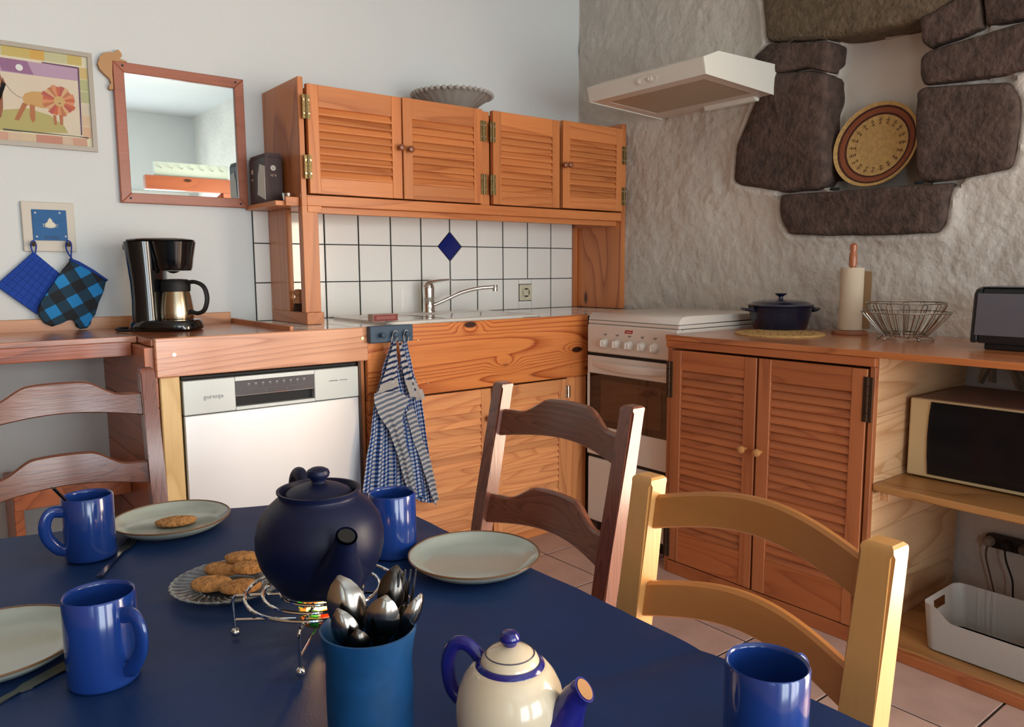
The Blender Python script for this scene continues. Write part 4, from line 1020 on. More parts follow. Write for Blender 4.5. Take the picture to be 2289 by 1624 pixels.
for (yy, n_) in ((-.835, 'switch'), (-.895, 'switch')):
    p = on_front(yy, .52); M(n_, box(NB(), p.x-.003, p.x+.002, yy-.010, yy+.010, p.z-.010, p.z+.010, .002), mat('switch_cream', '#d6d0c0', .35), hd)
p = on_front(-.825, .52); M('indicator', lathe(NB(), [(.004, -.0065), (.004, 0)], p.x, -.836, 14, axis='x', cz=p.z), INKW, hd)
M('slider', box(NB(), p.x-.007, p.x-.003, -.893, -.883, p.z-.004, p.z+.004, .001), INKW, hd)

# ------------------------------------------------------------------ right cabinet + open shelf unit
rc = thing('louvred_base_cabinet', 'pine base cabinet with two tall louvred doors left of the microwave', 'cabinet', (-.33, -1.52, 0))
CX = -.635
louvre_door(rc, -1.168, -1.519, .050, .822, '-x', CX, .045, .070, .115, .0262, WRZ, WRX, knob=(-1.487, .520), hinge=(-1.163, .13), hinges=(.715, .125), hingemat=STEELH, mknob=KNOBL)
louvre_door(rc, -1.527, -1.882, .050, .822, '-x', CX, .045, .070, .115, .0262, WRZ, WRX, knob=(-1.545, .520), hinge=(-1.886, .13), hinges=(.735, .125), hingemat=STEELH, mknob=KNOBL)
B1('apron', WRX, CX-.005, CX+.018, -1.905, -1.148, .830, .8555, rc)
B1('left_stile', WRZ, CX+.005, CX+.023, -1.1665, -1.148, .0, .829, rc)
B1('plinth', WRX, CX, CX+.02, -1.9045, -1.1675, .0, .046, rc)
for k in range(5):
    z0_, z1_ = .001+k*.171, min(.001+(k+1)*.171-.0008, .8555)
    B1('side_board', WPALEX, CX+.0235, -.02, -1.9045, -1.888, z0_, z1_, rc, bev=.0006)
B1('side_panel', WZ, CX+.0235, -.02, -1.1665, -1.15, 0, .8555, rc)
B1('side_edge', WRZ, CX+.003, CX+.023, -1.9045, -1.888, .0465, .8295, rc)

wk = thing('right_worktop', 'thick pine worktop along the stone wall carrying the toaster', 'worktop', (-.32, -1.9, .856))
for k in range(4):
    B1('top_board', WTOP, CX-.007+k*.158, CX-.007+(k+1)*.158-.0006 if k < 3 else -.014, -2.72, -1.146, .8565, .875, wk, bev=.0012)
sh = thing('open_shelf_unit', 'open pine shelf unit holding the microwave and the white bin', 'shelf unit', (-.32, -2.3, 0))
B1('shelf', WSHELF, -.622, -.02, -2.66, -1.9055, .470, .491, sh, bev=.003)
B1('cleat', WPALEX, -.565, -.06, -1.9275, -1.9052, .432, .4695, sh)
B1('bottom_shelf', WPALEX if False else WSHELF, -.612, -.02, -2.66, -1.9055, .012, .030, sh, bev=.002)
B1('front_rail', WRX, CX-.002, -.6125, -2.66, -1.9055, .0, .030, sh, bev=.002)
B1('end_panel', WPALEX, -.62, -.02, -2.685, -2.661, 0, .8555, sh)

# microwave
mw = thing('microwave', 'cream microwave with a dark glass door on the middle shelf', 'microwave', (-.27, -2.15, .491))
B1('casing', GREYB, -.435, -.08, -2.385, -1.925, .500, .727, mw, bev=.004)
M('front_frame', box(NB(), -.452, -.4355, -2.388, -1.922, .497, .7275, .005, 2), CREAM, mw)
dpts = [(-1.983, .508), (-1.979, .56), (-1.977, .62), (-1.979, .68), (-1.983, .7215), (-2.384, .7215), (-2.384, .508)]
M('glass_door', prism(NB(), dpts, 'yz', -.456, -.4522, .001), MWGLASS, mw)
bm = NB()
for (a, b) in ((-.4, -1.95), (-.4, -2.35), (-.12, -1.95), (-.12, -2.35)): lathe(bm, [(.012, 0), (.012, .009)], a, b, 12, cz=.4912)
M('feet', bm, BLACKM, mw)

# white storage bin with cut-out handles and dipped front
wb = thing('storage_bin', 'white plastic storage bin with a dipped front on the bottom shelf', 'bin', (-.44, -2.21, .031))
by0, by1, bx0, bx1 = -2.395, -2.035, -.565, -.335
def bin_bm():
    bm = NB(); n = 96; base = []
    def per(t, inset):
        pts = rrect(bx0+inset, bx1-inset, by0+inset, by1-inset, .03, 8); return pts
    outer = rrect(bx0, bx1, by0, by1, .03, 10)
    # densify
    def dens(P):
        out = []
        for i in range(len(P)):
            a, b = Vector(P[i]), Vector(P[(i+1) % len(P)]); k = max(1, int((b-a).length/.008))
            for s in range(k): out.append(a.lerp(b, s/k))
        return out
    out = dens(outer); cx, cy = (bx0+bx1)/2, (by0+by1)/2
    def top(p):
        if p.x < bx0+.012:      # front: dips between the corners
            s = min(p.y-by0, by1-p.y); f = max(0, min(1, (s-.028)/.055)); f = f*f*(3-2*f)
            return .1350-.038*f
        return .1350
    rows = 14; V = []
    for j in range(rows+1):
        t = j/rows; row = []
        for p in out:
            h = .004+(top(p)-.004)*t; sc = .93+.07*(h/.135)
            row.append(bm.verts.new((cx+(p.x-cx)*sc, cy+(p.y-cy)*sc, .0312+h)))
        V.append(row)
    m_ = len(out)
    for j in range(rows):
        for i in range(m_):
            q = [V[j][i], V[j][(i+1) % m_], V[j+1][(i+1) % m_], V[j+1][i]]
            c = sum((v.co for v in q), Vector())/4
            if abs(c.x-cx) < .036 and 9 <= j <= 11 and abs(abs(c.y-cy)) > .15: continue
            bm.faces.new(q)
    bm.faces.new(V[0][::-1])
    bmesh.ops.solidify(bm, geom=bm.faces[:], thickness=-.0022)
    return bm
M('bin_shell', bin_bm(), BOXW, wb, smooth=True, angle=50)

# socket strip with cables on the wall below the shelf
ps = thing('socket_strip', 'black socket strip with plugs on the wall below the shelf', 'socket strip', (-.02, -2.08, .21))
M('strip_body', prism(NB(), [(-2.005+.0, .205), (-1.998, .222), (-2.005, .240), (-2.02, .245), (-2.20, .245), (-2.21, .225), (-2.20, .200), (-2.02, .200)], 'yz', -.045, -.018, .004, 2), mat('strip_black', '#17130f', .5), ps, smooth=True)
for (yy, m_) in ((-2.018, mat('plug_grey', '#8c7c70', .5)), (-2.07, BLACKM), (-2.12, mat('plug_grey2', '#5c5048', .5))):
    M('plug', lathe(NB(), [(.017, 0), (.017, -.016), (.012, -.026), (.0001, -.027)], -.0455, yy, 20, axis='x', cz=.222), m_, ps, smooth=True)
M('power_cable', tube(NB(), smooth_path([(-.07, -2.07, .215), (-.08, -2.08, .18), (-.075, -2.10, .12), (-.08, -2.11, .06), (-.06, -2.14, .035)], 6), .003, 6), BLACKM, ps, smooth=True)
M('power_cable', tube(NB(), smooth_path([(-.07, -2.02, .212), (-.06, -2.015, .17), (-.05, -2.03, .10), (-.055, -2.05, .036)], 6), .003, 6), mat('cable_brown', '#6a4a3a', .6), ps, smooth=True)
t = M('cable_loop', tube(NB(), smooth_path([(-.04, -1.96, .735), (-.06, -1.99, .79), (-.05, -2.03, .83), (-.06, -2.07, .80), (-.05, -2.10, .74), (-.05, -2.08, .735), (-.045, -2.05, .79), (-.045, -2.0, .80), (-.05, -2.0, .74)], 8), .0055, 8), mat('cable_grey', '#7c7466', .5), smooth=True)
tag(t, 'coiled grey cable behind the microwave under the worktop', 'cable')

# ------------------------------------------------------------------ things on the right worktop (z = .8755)
ZR = .8755
cs = thing('casserole', 'dark blue cast iron casserole with a knobbed lid beside the cooker', 'casserole', (-.17, -1.30, ZR))
M('pot', lathe(NB(), [(.0001, 0), (.088, 0), (.096, .006), (.108, .05), (.115, .083), (.119, .088), (.115, .090), (.108, .088), (.100, .05), (.088, .012), (.0001, .010)], -.17, -1.30, 56, cz=ZR), CASS, cs, smooth=True)
ld = M('lid', lathe(NB(), [(.118, .090), (.121, .093), (.119, .097), (.108, .100), (.10, .106), (.07, .112), (.03, .115), (.0001, .116)], -.17, -1.30, 56, cz=ZR), CASS, cs, smooth=True)
M('lid_knob', lathe(NB(), [(.011, .115), (.008, .120), (.008, .126), (.020, .134), (.022, .137), (.018, .139), (.0001, .139)], -.17, -1.30, 28, cz=ZR), CASS, ld, smooth=True)
dr = Vector((.786, -.618, 0)); dr2 = Vector((.618, .786, 0))
for s in (-1, 1):
    c = Vector((-.17, -1.30, ZR+.074)); path = [c+dr*s*(.106)+dr2*.038, c+dr*s*(.128)+dr2*.030+Vector((0, 0, .004)), c+dr*s*.142+Vector((0, 0, .006)), c+dr*s*(.128)-dr2*.030+Vector((0, 0, .004)), c+dr*s*(.106)-dr2*.038]
    M('handle', tube(NB(), smooth_path(path, 6), .0085, 10, flat=.7), CASS, cs, smooth=True)

pm = thing('straw_placemat', 'round woven straw mat lying at the worktop edge', 'mat', (-.335, -1.405, ZR))
M('weave', lathe(NB(), [(.0001, .0055)]+[(.004+.0062*k, .0045+.0015*(k % 2)) for k in range(24)]+[(.152, .004), (.152, 0), (.0001, 0)], -.335, -1.405, 64, cz=ZR, wob=lambda a, z: .006*math.sin(a*46)), STRAW, pm, smooth=True)
bm = NB()
for r_ in (.075, .115):
    n_ = int(r_*260)
    for k in range(n_):
        a = 2*PI*k/n_; bmesh.ops.create_cone(bm, cap_ends=True, segments=6, radius1=.0042, radius2=.003, depth=.002, matrix=Matrix.Translation((-.335+r_*math.cos(a), -1.405+r_*math.sin(a), ZR+.0062)))
M('woven_dots', bm, mat('straw_brown', '#7c6238', .9), pm, kind='stuff')  # darker brown dots on the weave

pr = thing('kitchen_roll', 'kitchen paper roll on a turned wooden holder', 'kitchen roll', (-.15, -1.565, ZR))
M('holder_base', lathe(NB(), [(.0001, 0), (.060, 0), (.061, .004), (.059, .011), (.053, .014), (.0001, .014)], -.15, -1.565, 40, cz=ZR), mat('holder_wood', '#8e5638', .4, coat=.2), pr, smooth=True)
M('holder_rod', lathe(NB(), [(.0095, .014), (.0095, .236), (.013, .238), (.0135, .262), (.0125, .280), (.0095, .288), (.0125, .300), (.0115, .311), (.006, .316), (.0001, .317)], -.15, -1.565, 24, cz=ZR), mat('rod_wood', '#a8623a', .35, coat=.3), pr, smooth=True)
M('paper_roll', lathe(NB(), [(.0145, .0155), (.0385, .0155), (.0385, .232), (.0145, .232)], -.15, -1.565, 44, cz=ZR), PAPER, pr, smooth=True)
fl = NB(); Lp = []
for k in range(12):
    s = k/11; a = math.radians(-25)-s*.1
    base = Vector((-.15, -1.565, 0))+Vector((math.cos(math.radians(60)), math.sin(math.radians(60)), 0))*.0385
    p = base+Vector((.30, -.95, 0)).normalized()*(.085*s)+Vector((.10, 0, 0))*(.012*math.sin(s*PI))
    Lp.append(p)
A = [fl.verts.new((p.x, p.y, ZR+.020-.004*i/11)) for i, p in enumerate(Lp)]; Bv = [fl.verts.new((p.x, p.y, ZR+.230-.012*i/11)) for i, p in enumerate(Lp)]
for i in range(11): fl.faces.new((A[i], A[i+1], Bv[i+1], Bv[i]))
bmesh.ops.solidify(fl, geom=fl.faces[:], thickness=.0008); M('loose_sheet', fl, PAPERT, pr, smooth=True)

def wire_basket(name, label, cx, cy, zb, rt, ht, rb, nw, loops, feet):
    o = thing(name, label, 'basket', (cx, cy, ZR), 0, 'nested wire baskets')
    M('top_ring', tube(NB(), circ(cx, cy, zb+ht, rt, 56), .0022, 6, closed=True), WIRE, o, smooth=True)
    bm = NB(); tube(bm, circ(cx, cy, zb+.004, rb, 40), .0016, 5, closed=True); tube(bm, circ(cx, cy, zb+.003, rb*.55, 30), .0014, 5, closed=True)
    M('bottom_rings', bm, WIRE, o, smooth=True)
    for k in range(nw):
        a = 2*PI*k/nw; pth = []
        if loops:
            for s in (-.07, .07):
                aa = a+s; seg = [(cx+(rb+(rt-rb)*(q**.8))*math.cos(aa), cy+(rb+(rt-rb)*(q**.8))*math.sin(aa), zb+ht*.93*q) for q in [i/7 for i in range(8)]]
                pth += seg if s < 0 else seg[::-1]
            topc = (cx+rt*.99*math.cos(a), cy+rt*.99*math.sin(a), zb+ht)
            pth = pth[:8]+[topc]+pth[8:]
        else:
            pth = [(cx+(rb+(rt-rb)*(q**.9))*math.cos(a), cy+(rb+(rt-rb)*(q**.9))*math.sin(a), zb+ht*q) for q in [i/7 for i in range(8)]]
        M('wire', tube(NB(), pth, .0013, 5), WIRE, o, smooth=True)
    if feet:
        bm = NB(); tube(bm, circ(cx, cy, ZR+.006, rb*1.35, 40), .0015, 5, closed=True)
        for k in range(5):
            a = 2*PI*k/5+.3; bmesh.ops.create_icosphere(bm, subdivisions=2, radius=.0052, matrix=Matrix.Translation((cx+rb*1.35*math.cos(a), cy+rb*1.35*math.sin(a), ZR+.0053)))
            tube(bm, [(cx+rb*1.35*math.cos(a), cy+rb*1.35*math.sin(a), ZR+.006), (cx+rb*math.cos(a), cy+rb*math.sin(a), zb+.004)], .0013, 5)
        M('ball_feet', bm, WIRE, o, smooth=True)
    return o
wire_basket('wire_basket', 'flared outer wire fruit basket on ball feet', -.235, -1.795, ZR+.012, .132, .078, .062, 30, False, True)
wire_basket('wire_basket', 'looped upright wire basket nested inside the flared one', -.235, -1.795, ZR+.020, .116, .100, .058, 14, True, False)

ts = thing('toaster', 'black and grey long slot toaster at the right end of the worktop', 'toaster', (-.27, -2.2, ZR))
tp = [(-.37, .018), (-.372, .03), (-.362, .155), (-.350, .170), (-.332, .175), (-.218, .175), (-.200, .170), (-.188, .155), (-.178, .03), (-.18, .018)]
M('housing', prism(NB(), [(x_, ZR+z_) for x_, z_ in tp], 'xz', -2.43, -2.062, .002), TOASTK, ts, smooth=True, angle=30)
M('left_end_cap', prism(NB(), [(x_, ZR+z_) for x_, z_ in tp], 'xz', -2.0615, -2.040, .008, 3), TOASTK, ts, smooth=True, angle=30)
M('grey_side', prism(NB(), [(-2.42, ZR+.040), (-2.052, ZR+.040), (-2.056, ZR+.158), (-2.42, ZR+.158)], 'yz', -.374, -.366, .001), TOASTG, ts)
M('grey_top', box(NB(), -.345, -.205, -2.40, -2.056, ZR+.1745, ZR+.1775, .001), TOASTG, ts)
M('foot_skirt', box(NB(), -.358, -.192, -2.41, -2.075, ZR, ZR+.0185, .003), TOASTK, ts)

# straw plate leaning in the niche
bk = thing('woven_tray', 'round coiled straw tray with russet and dark rim leaning in the niche', 'tray', (.06, -1.53, 1.392))
def ring_prof(r0, r1, h0, h1): return [(r0, h0), (r1, h1), (r1, h1-.006), (r0, h0-.006)]
def bowl_h(r): return 0.028*(r/.16)**2.2
tilt = Matrix.Translation((.058, -1.528, 1.5455)) @ Matrix.Rotation(math.radians(-78), 4, 'Y')
def tray_part(name, r0, r1, m, nr, rad=1):
    bm = NB(); prof = []
    for k in range(nr+1):
        r = r0+(r1-r0)*k/nr; prof.append((max(r, .0001), bowl_h(r)+(.0022 if k % 2 else 0)))
    for k in range(nr, -1, -1):
        r = r0+(r1-r0)*k/nr; prof.append((max(r, .0001), bowl_h(r)-.006))
    prof.append(prof[0])
    lathe(bm, prof, 0, 0, 72)
    bmesh.ops.transform(bm, matrix=tilt, verts=bm.verts); return M(name, bm, m, bk, smooth=True, angle=70)
tray_part('coiled_centre', 0, .112, STRAW, 26)
tray_part('dark_band', .112, .119, STRAWD, 2)
tray_part('russet_band', .119, .136, STRAWR, 4)
tray_part('dark_band', .136, .143, STRAWD, 2)
tray_part('outer_coil', .143, .1555, STRAW, 3)
for k in range(20):
    a = 2*PI*k/20; bm = NB()
    for (dr_, da, w_) in ((.082, 0, .010), (.088, 0, .0055), (.094, 0, .012), (.100, 0, .0055)):
        ca, sa = math.cos(a), math.sin(a); c = Vector((dr_*ca, dr_*sa, bowl_h(dr_)+.0018)); tg = Vector((-sa, ca, 0)); rd = Vector((ca, sa, 0))
        q = [c-tg*w_/2-rd*.0012, c+tg*w_/2-rd*.0012, c+tg*w_/2+rd*.0012, c-tg*w_/2+rd*.0012]
        vs = [bm.verts.new(v) for v in q]+[bm.verts.new(v+Vector((0, 0, .0008))) for v in q]
        bm.faces.new(vs[:4][::-1]); bm.faces.new(vs[4:])
        for i in range(4): bm.faces.new((vs[i], vs[(i+1) % 4], vs[4+(i+1) % 4], vs[4+i]))
    lathe(bm, [(.0012, 0), (.0012, .0)], 0, 0, 4) if False else None
    bmesh.ops.transform(bm, matrix=tilt, verts=bm.verts); M('woven_figure', bm, STRAWD, bk)
t = M('pebble', lathe(NB(), [(.0001, 0), (.016, .002), (.019, .007), (.013, .012), (.0001, .013)], -.012, -1.408, 18, cz=1.3925), mat('pebble_dark', '#23211f', .7), smooth=True)
tag(t, 'small dark pebble on the niche sill left of the straw tray', 'pebble', 'pebbles on the niche sill')
t = M('pebble', lathe(NB(), [(.0001, 0), (.014, .001), (.017, .005), (.011, .009), (.0001, .010)], -.012, -1.712, 18, cz=1.3905), mat('pebble_dark2', '#20262a', .7), smooth=True)
tag(t, 'small dark pebble on the niche sill right of the straw tray', 'pebble', 'pebbles on the niche sill')
t = M('wall_cable', tube(NB(), smooth_path([(-.042, -1.06, 1.875), (-.046, -1.12, 1.915), (-.047, -1.20, 1.955), (-.047, -1.26, 1.965), (-.046, -1.32, 1.955), (-.044, -1.372, 1.935)], 6), .0024, 6), mat('cable_stone', '#4c443a', .6), smooth=True)
tag(t, 'thin grey cable crossing the stones above the hood', 'cable')

# ------------------------------------------------------------------ coffee machine
cm = thing('coffee_machine', 'black filter coffee machine on the left worktop', 'coffee machine', (-2.09, -.27, .9145))
ZK = .9146
rot = Matrix.Translation((-2.088, -.25, 0)) @ Matrix.Rotation(math.radians(-38), 4, 'Z')
def cmpart(name, bm, m, smooth=True, ang=40, parent=cm, label=None):
    bmesh.ops.transform(bm, matrix=rot, verts=bm.verts); return M(name, bm, m, parent, smooth=smooth, angle=ang, label=label)
# local: +x toward the jug side, machine column at -x
def ell(cx, rx, ry, z, n=40, sq=1.0):
    o = []
    for k in range(n):
        a = 2*PI*k/n; c_, s_ = math.cos(a), math.sin(a)
        o.append((cx+rx*(abs(c_)**sq)*(1 if c_ > 0 else -1), ry*(abs(s_)**sq)*(1 if s_ > 0 else -1), z))
    return o
bm = NB(); loft(bm, [ell(.0, .105, .080, ZK, sq=.8), ell(0, .112, .084, ZK+.006, sq=.8), ell(0, .112, .084, ZK+.022, sq=.8), ell(0.0, .104, .077, ZK+.034, sq=.8), ell(.02, .07, .06, ZK+.037)], cap0=True); cmpart('base', bm, BLACKP)
bm = NB(); loft(bm, [ell(-.050, .050, .072, ZK+.03, sq=.75), ell(-.050, .047, .070, ZK+.10, sq=.75), ell(-.052, .047, .070, ZK+.16, sq=.75), ell(-.056, .052, .074, ZK+.24, sq=.75), ell(-.058, .054, .078, ZK+.288, sq=.75)], cap0=True); cmpart('water_tank_column', bm, BLACKP)
bm = NB(); loft(bm, [ell(.030, .056, .056, ZK+.195), ell(.030, .060, .060, ZK+.205), ell(.030, .064, .064, ZK+.235), ell(.028, .076, .072, ZK+.288)], cap0=True); cmpart('filter_holder', bm, BLACKP)
bm = NB(); loft(bm, [ell(-.006, .100, .077, ZK+.2885, sq=.8), ell(-.006, .105, .081, ZK+.291, sq=.8), ell(-.006, .103, .080, ZK+.295, sq=.8), ell(-.006, .090, .070, ZK+.299, sq=.8)], cap0=True); cmpart('lid', bm, BLACKP)
bm = NB(); box(bm, -.124, -.100, -.02, .02, ZK+.262, ZK+.284, .004); cmpart('lid_hinge', bm, BLACKP)
bm = NB(); lathe(bm, [(.0001, .186), (.010, .188), (.022, .194)], .030, 0, 20, cz=ZK); cmpart('drip_nozzle', bm, BLACKM)
jug = M('jug', (lambda b: (bmesh.ops.transform(b, matrix=rot, verts=b.verts), b)[1])(lathe(NB(), [(.0001, .038), (.052, .038), (.053, .042), (.0525, .052), (.0535, .053), (.052, .075), (.047, .11), (.043, .130), (.040, .132), (.0001, .132)], .034, 0, 48, cz=ZK)), INOX, cm, smooth=True, label='brushed steel thermos jug')
bm = NB(); lathe(bm, [(.046, .128), (.047, .150), (.044, .160), (.040, .166), (.020, .168), (.0001, .168)], .034, 0, 40, cz=ZK); cmpart('jug_lid', bm, BLACKM, parent=jug)
bm = NB()
tube(bm, smooth_path([(.072, -.01, ZK+.155), (.105, -.015, ZK+.158), (.135, -.02, ZK+.142), (.145, -.022, ZK+.105), (.134, -.02, ZK+.068), (.110, -.016, ZK+.056), (.085, -.012, ZK+.062)], 6), .0095, 12, flat=.7)
cmpart('jug_handle', bm, BLACKM, parent=jug)
t = M('coffee_cable', tube(NB(), smooth_path([(-2.20, -.30, .922), (-2.225, -.27, .921), (-2.235, -.22, .921), (-2.22, -.18, .922), (-2.19, -.16, .921)], 6), .0045, 8), BLACKM, smooth=True)
tag(t, 'black mains cable coiled beside the coffee machine base', 'cable')

# ------------------------------------------------------------------ table and cloth
TZ = .70
TC = [(-2.116, -1.690), (-3.45, -1.384), (-3.50, -3.02), (-2.110, -2.93)]   # corners of the top, counter-clockwise
tb_ = thing('dining_table', 'dining table hidden under the navy cloth', 'table', (-2.75, -2.25, 0))
def shrink(P, d):
    c = sum((Vector(p) for p in P), Vector((0, 0)))/len(P)
    return [tuple(Vector(p)+(c-Vector(p)).normalized()*d) for p in P]
M('table_top', prism(NB(), shrink(TC, .014), 'xy', .668, .690), WX, tb_)
for p in shrink(TC, .68): B1('leg', WZ, p[0]-.03, p[0]+.03, p[1]-.03, p[1]+.03, 0, .6675, tb_, bev=.004)
# cloth: fine grid on top plus hanging sides
bm = NB(); nx, ny = 150, 150
def tq(u, v):
    a, b, c, d = [Vector(p) for p in TC]
    return (a.lerp(b, u)).lerp(d.lerp(c, u), v)
def creases(x, y):
    # ironed fold lines and soft wrinkles
    h = .0026*fbm(x*4, y*4, 5)
    for (cx, k) in ((-2.33, 1), (-2.80, -1), (-3.2, 1)): h += .0040*k*math.exp(-abs(x-cx+.12*(y+2.2))/.018)
    for (cy, k) in ((-2.02, 1), (-2.42, -1)): h += .0040*k*math.exp(-abs(y-cy+.21*(x+2.3))/.018)
    h += .0030*max(0, 1-abs(x+2.33+.12*(y+2.2))/.10)+.0030*max(0, 1-abs(y+2.22+.21*(x+2.3))/.10)
    h += .0035*math.sin(22*x+13*y+3*fbm(x*3, y*3, 4))*max(0, .3+fbm(x*2.5, y*2.5, 1.7))
    return h
V = [[None]*(ny+1) for _ in range(nx+1)]
for i in range(nx+1):
    for j in range(ny+1):
        p = tq(i/nx, j/ny); V[i][j] = bm.verts.new((p.x, p.y, TZ-.0028+min(.0028, creases(p.x, p.y)*.8)))
for i in range(nx):
    for j in range(ny): bm.faces.new((V[i][j], V[i+1][j], V[i+1][j+1], V[i][j+1]))
per = [V[i][0] for i in range(nx)]+[V[nx][j] for j in range(ny)]+[V[i][ny] for i in range(nx, 0, -1)]+[V[0][j] for j in range(ny, 0, -1)]
c = Vector((-2.78, -2.27, 0)); prev = per; L = 0
for s in range(1, 9):
    row = []
    for k, v in enumerate(per):
        o = Vector((v.co.x-c.x, v.co.y-c.y, 0)).normalized()
        drop = .22*s/8; out = .004+.010*(s/8)*(1+math.sin(k*.33)*.9+.5*math.sin(k*.11)) if s > 1 else .003
        row.append(bm.verts.new((v.co.x+o.x*out, v.co.y+o.y*out, TZ-.004-drop)))
    n_ = len(per)
    for k in range(n_): bm.faces.new((prev[k], prev[(k+1) % n_], row[(k+1) % n_], row[k]))
    prev = row
t = M('tablecloth', bm, CLOTH, smooth=True, angle=70)
tag(t, 'navy blue tablecloth with ironed creases', 'tablecloth')
ZT = TZ+.0004

# mugs
def mug(x, y, ang, label, group='blue mugs on the table', R=.0335, H=.091):
    t = thing('mug', label, 'mug', (x, y, ZT), ang, group)
    M('mug_body', lathe(NB(), [(.0001, .003), (R-.004, .003), (R-.003, .0), (R-.001, .001), (R, .004), (R, H-.002), (R-.0012, H), (R-.0030, H-.001), (R-.0036, H-.004), (R-.004, .008), (R-.010, .0055), (.0001, .0055)], 0, 0, 56), MUGB, t, smooth=True, local=True, angle=60)
    pth = smooth_path([(R-.002, 0, H*.80), (R+.014, 0, H*.82), (R+.022, 0, H*.66), (R+.020, 0, H*.44), (R+.008, 0, H*.24), (R-.002, 0, H*.18)], 7)
    M('handle', tube(NB(), pth, .0048, 12, flat=1.7), MUGB, t, smooth=True, local=True)
    return t
mug(-2.582, -1.741, math.radians(188), 'blue mug with a teaspoon in it, beside the biscuit plate')
mug(-2.636, -2.128, math.radians(-62), 'large blue mug at the left front with its handle facing the viewer')
mug(-2.236, -2.006, math.radians(150), 'blue mug just right of the navy teapot')
mug(-2.238, -2.622, math.radians(0), 'blue mug at the lower right corner of the table')
def spoon_bm(L=.13, bl=.042, bw=.013, handle_w=.0035):
    bm = NB(); rings = []
    N_ = 26
    for k in range(N_):
        t_ = k/(N_-1); z = t_*(L+bl)
        if z < L: w_ = handle_w*(1+.9*(1-t_*1.3 if t_ < .3 else 0)); th = .0011; dep = 0
        else:
            s = (z-L)/bl; w_ = max(.0016, bw*math.sin(PI*min(1, max(.06, s*.97+.03)))**.6); th = .0009; dep = .006*math.sin(PI*s)
        rings.append([(-w_, dep*.0, z), (-w_*.6, -dep*.8, z), (0, -dep-th, z), (w_*.6, -dep*.8, z), (w_, 0, z), (w_*.6, -dep*.8+th*2, z), (0, -dep+th, z), (-w_*.6, -dep*.8+th*2, z)])
    loft(bm, rings, cap0=True); return bm
def place(bm, head, tail, roll=0, flip=False):
    """local +z runs from tail (0) towards head"""
    d = (Vector(head)-Vector(tail)).normalized(); q = d.to_track_quat('Z', 'Y')
    bmesh.ops.transform(bm, matrix=Matrix.Translation(tail) @ q.to_matrix().to_4x4() @ Matrix.Rotation(roll, 4, 'Z'), verts=bm.verts); return bm
t = M('teaspoon', place(spoon_bm(.095, .03, .008, .0028), (-2.560, -1.728, .712), (-2.625, -1.755, .812), 0), CUTD, smooth=True); tag(t, 'teaspoon standing in the blue mug beside the biscuit plate', 'spoon')

# plates
def plate(x, y, R, label):
    t = thing('plate', label, 'plate', (x, y, ZT), 0, 'glazed plates on the table')
    pr_ = [(.0001, .002), (R*.62, .002), (R*.64, 0), (R*.68, .0005), (R*.82, .004), (R*.96, .013), (R, .0175)]
    inn = [(R*.975, .0175), (R*.93, .0135), (R*.80, .0070), (R*.70, .0050), (.0001, .0045)]
    M('dish', lathe(NB(), pr_+inn, x, y, 72, cz=ZT), PLATE, t, smooth=True, angle=60)
    M('glazed_edge', tube(NB(), circ(x, y, ZT+.0176, R*.988, 72), .0013, 6, closed=True), PRIM, t, smooth=True)
    return t
plate(-2.172, -2.118, .0915, 'pale green glazed plate with brown rim, empty, near the table corner')
plate(-2.456, -1.682, .0885, 'pale green plate holding a single biscuit')
plate(-2.722, -2.005, .0915, 'glazed plate cut off by the left edge of the photo')
def biscuit(x, y, z, rx, ry, ang, tilt_, label, th=.0125):
    bm = NB(); bmesh.ops.create_icosphere(bm, subdivisions=4, radius=1)
    sd = x*50+y*90
    for v in bm.verts:
        c_ = v.co.copy(); e = 1+.05*noise.noise(c_*1.6+Vector((sd, 0, 0)))
        f = (1-abs(c_.z)**4*.25)
        v.co = Vector((c_.x*rx*e*f, c_.y*ry*e*f, math.copysign(abs(c_.z)**.6, c_.z)*th/2*(1+.22*noise.noise(c_*4+Vector((0, sd, 0))))))
    bmesh.ops.transform(bm, matrix=Matrix.Translation((x, y, z)) @ Euler((tilt_[0], tilt_[1], ang)).to_matrix().to_4x4(), verts=bm.verts)
    o = M('biscuit', bm, COOKIE, smooth=True, angle=80); tag(o, label, 'biscuit', 'biscuits on the table'); return o
biscuit(-2.453, -1.693, ZT+.0118, .031, .019, -.35, (0, 0), 'single oval biscuit on the pale green plate')
# fluted glass dish
gx, gy = -2.462, -1.985
gd = thing('glass_dish', 'shallow fluted glass dish heaped with biscuits', 'dish', (gx, gy, ZT))
M('dish_body', lathe(NB(), [(.0001, .003), (.03, .002), (.036, 0), (.04, .001), (.06, .004), (.073, .011), (.074, .0125), (.072, .013), (.058, .0075), (.04, .0048), (.0001, .0052)], gx, gy, 108, cz=ZT, wob=lambda a, z: .012*math.cos(a*36) if z > .0105 else 0), mat('pressed_glass', '#e8eef0', .05, trans=.96, coat=.4), gd, smooth=True)
bm = NB()
for k in range(36):
    a = 2*PI*k/36; pth = []
    for q in range(6):
        r_ = .040+.030*q/5; aa = a+.35*q/5; pth.append((gx+r_*math.cos(aa), gy+r_*math.sin(aa), ZT+.0055+.0068*(q/5)**1.6))
    tube(bm, pth, .0012, 5)
M('fluting', bm, mat('pressed_glass_ribs', '#e0e6ea', .05, trans=.85, coat=.5), gd, smooth=True, kind='stuff')
biscuit(-2.487, -1.985, ZT+.0135, .0245, .019, -.5, (.05, .05), 'oval biscuit at the left front of the glass dish')
biscuit(-2.461, -1.948, ZT+.0145, .023, .017, -.5, (.05, .1), 'biscuit at the back left of the glass dish')
biscuit(-2.434, -1.945, ZT+.023, .022, .016, -.4, (.02, .05), 'biscuit lying on top at the back of the glass dish')
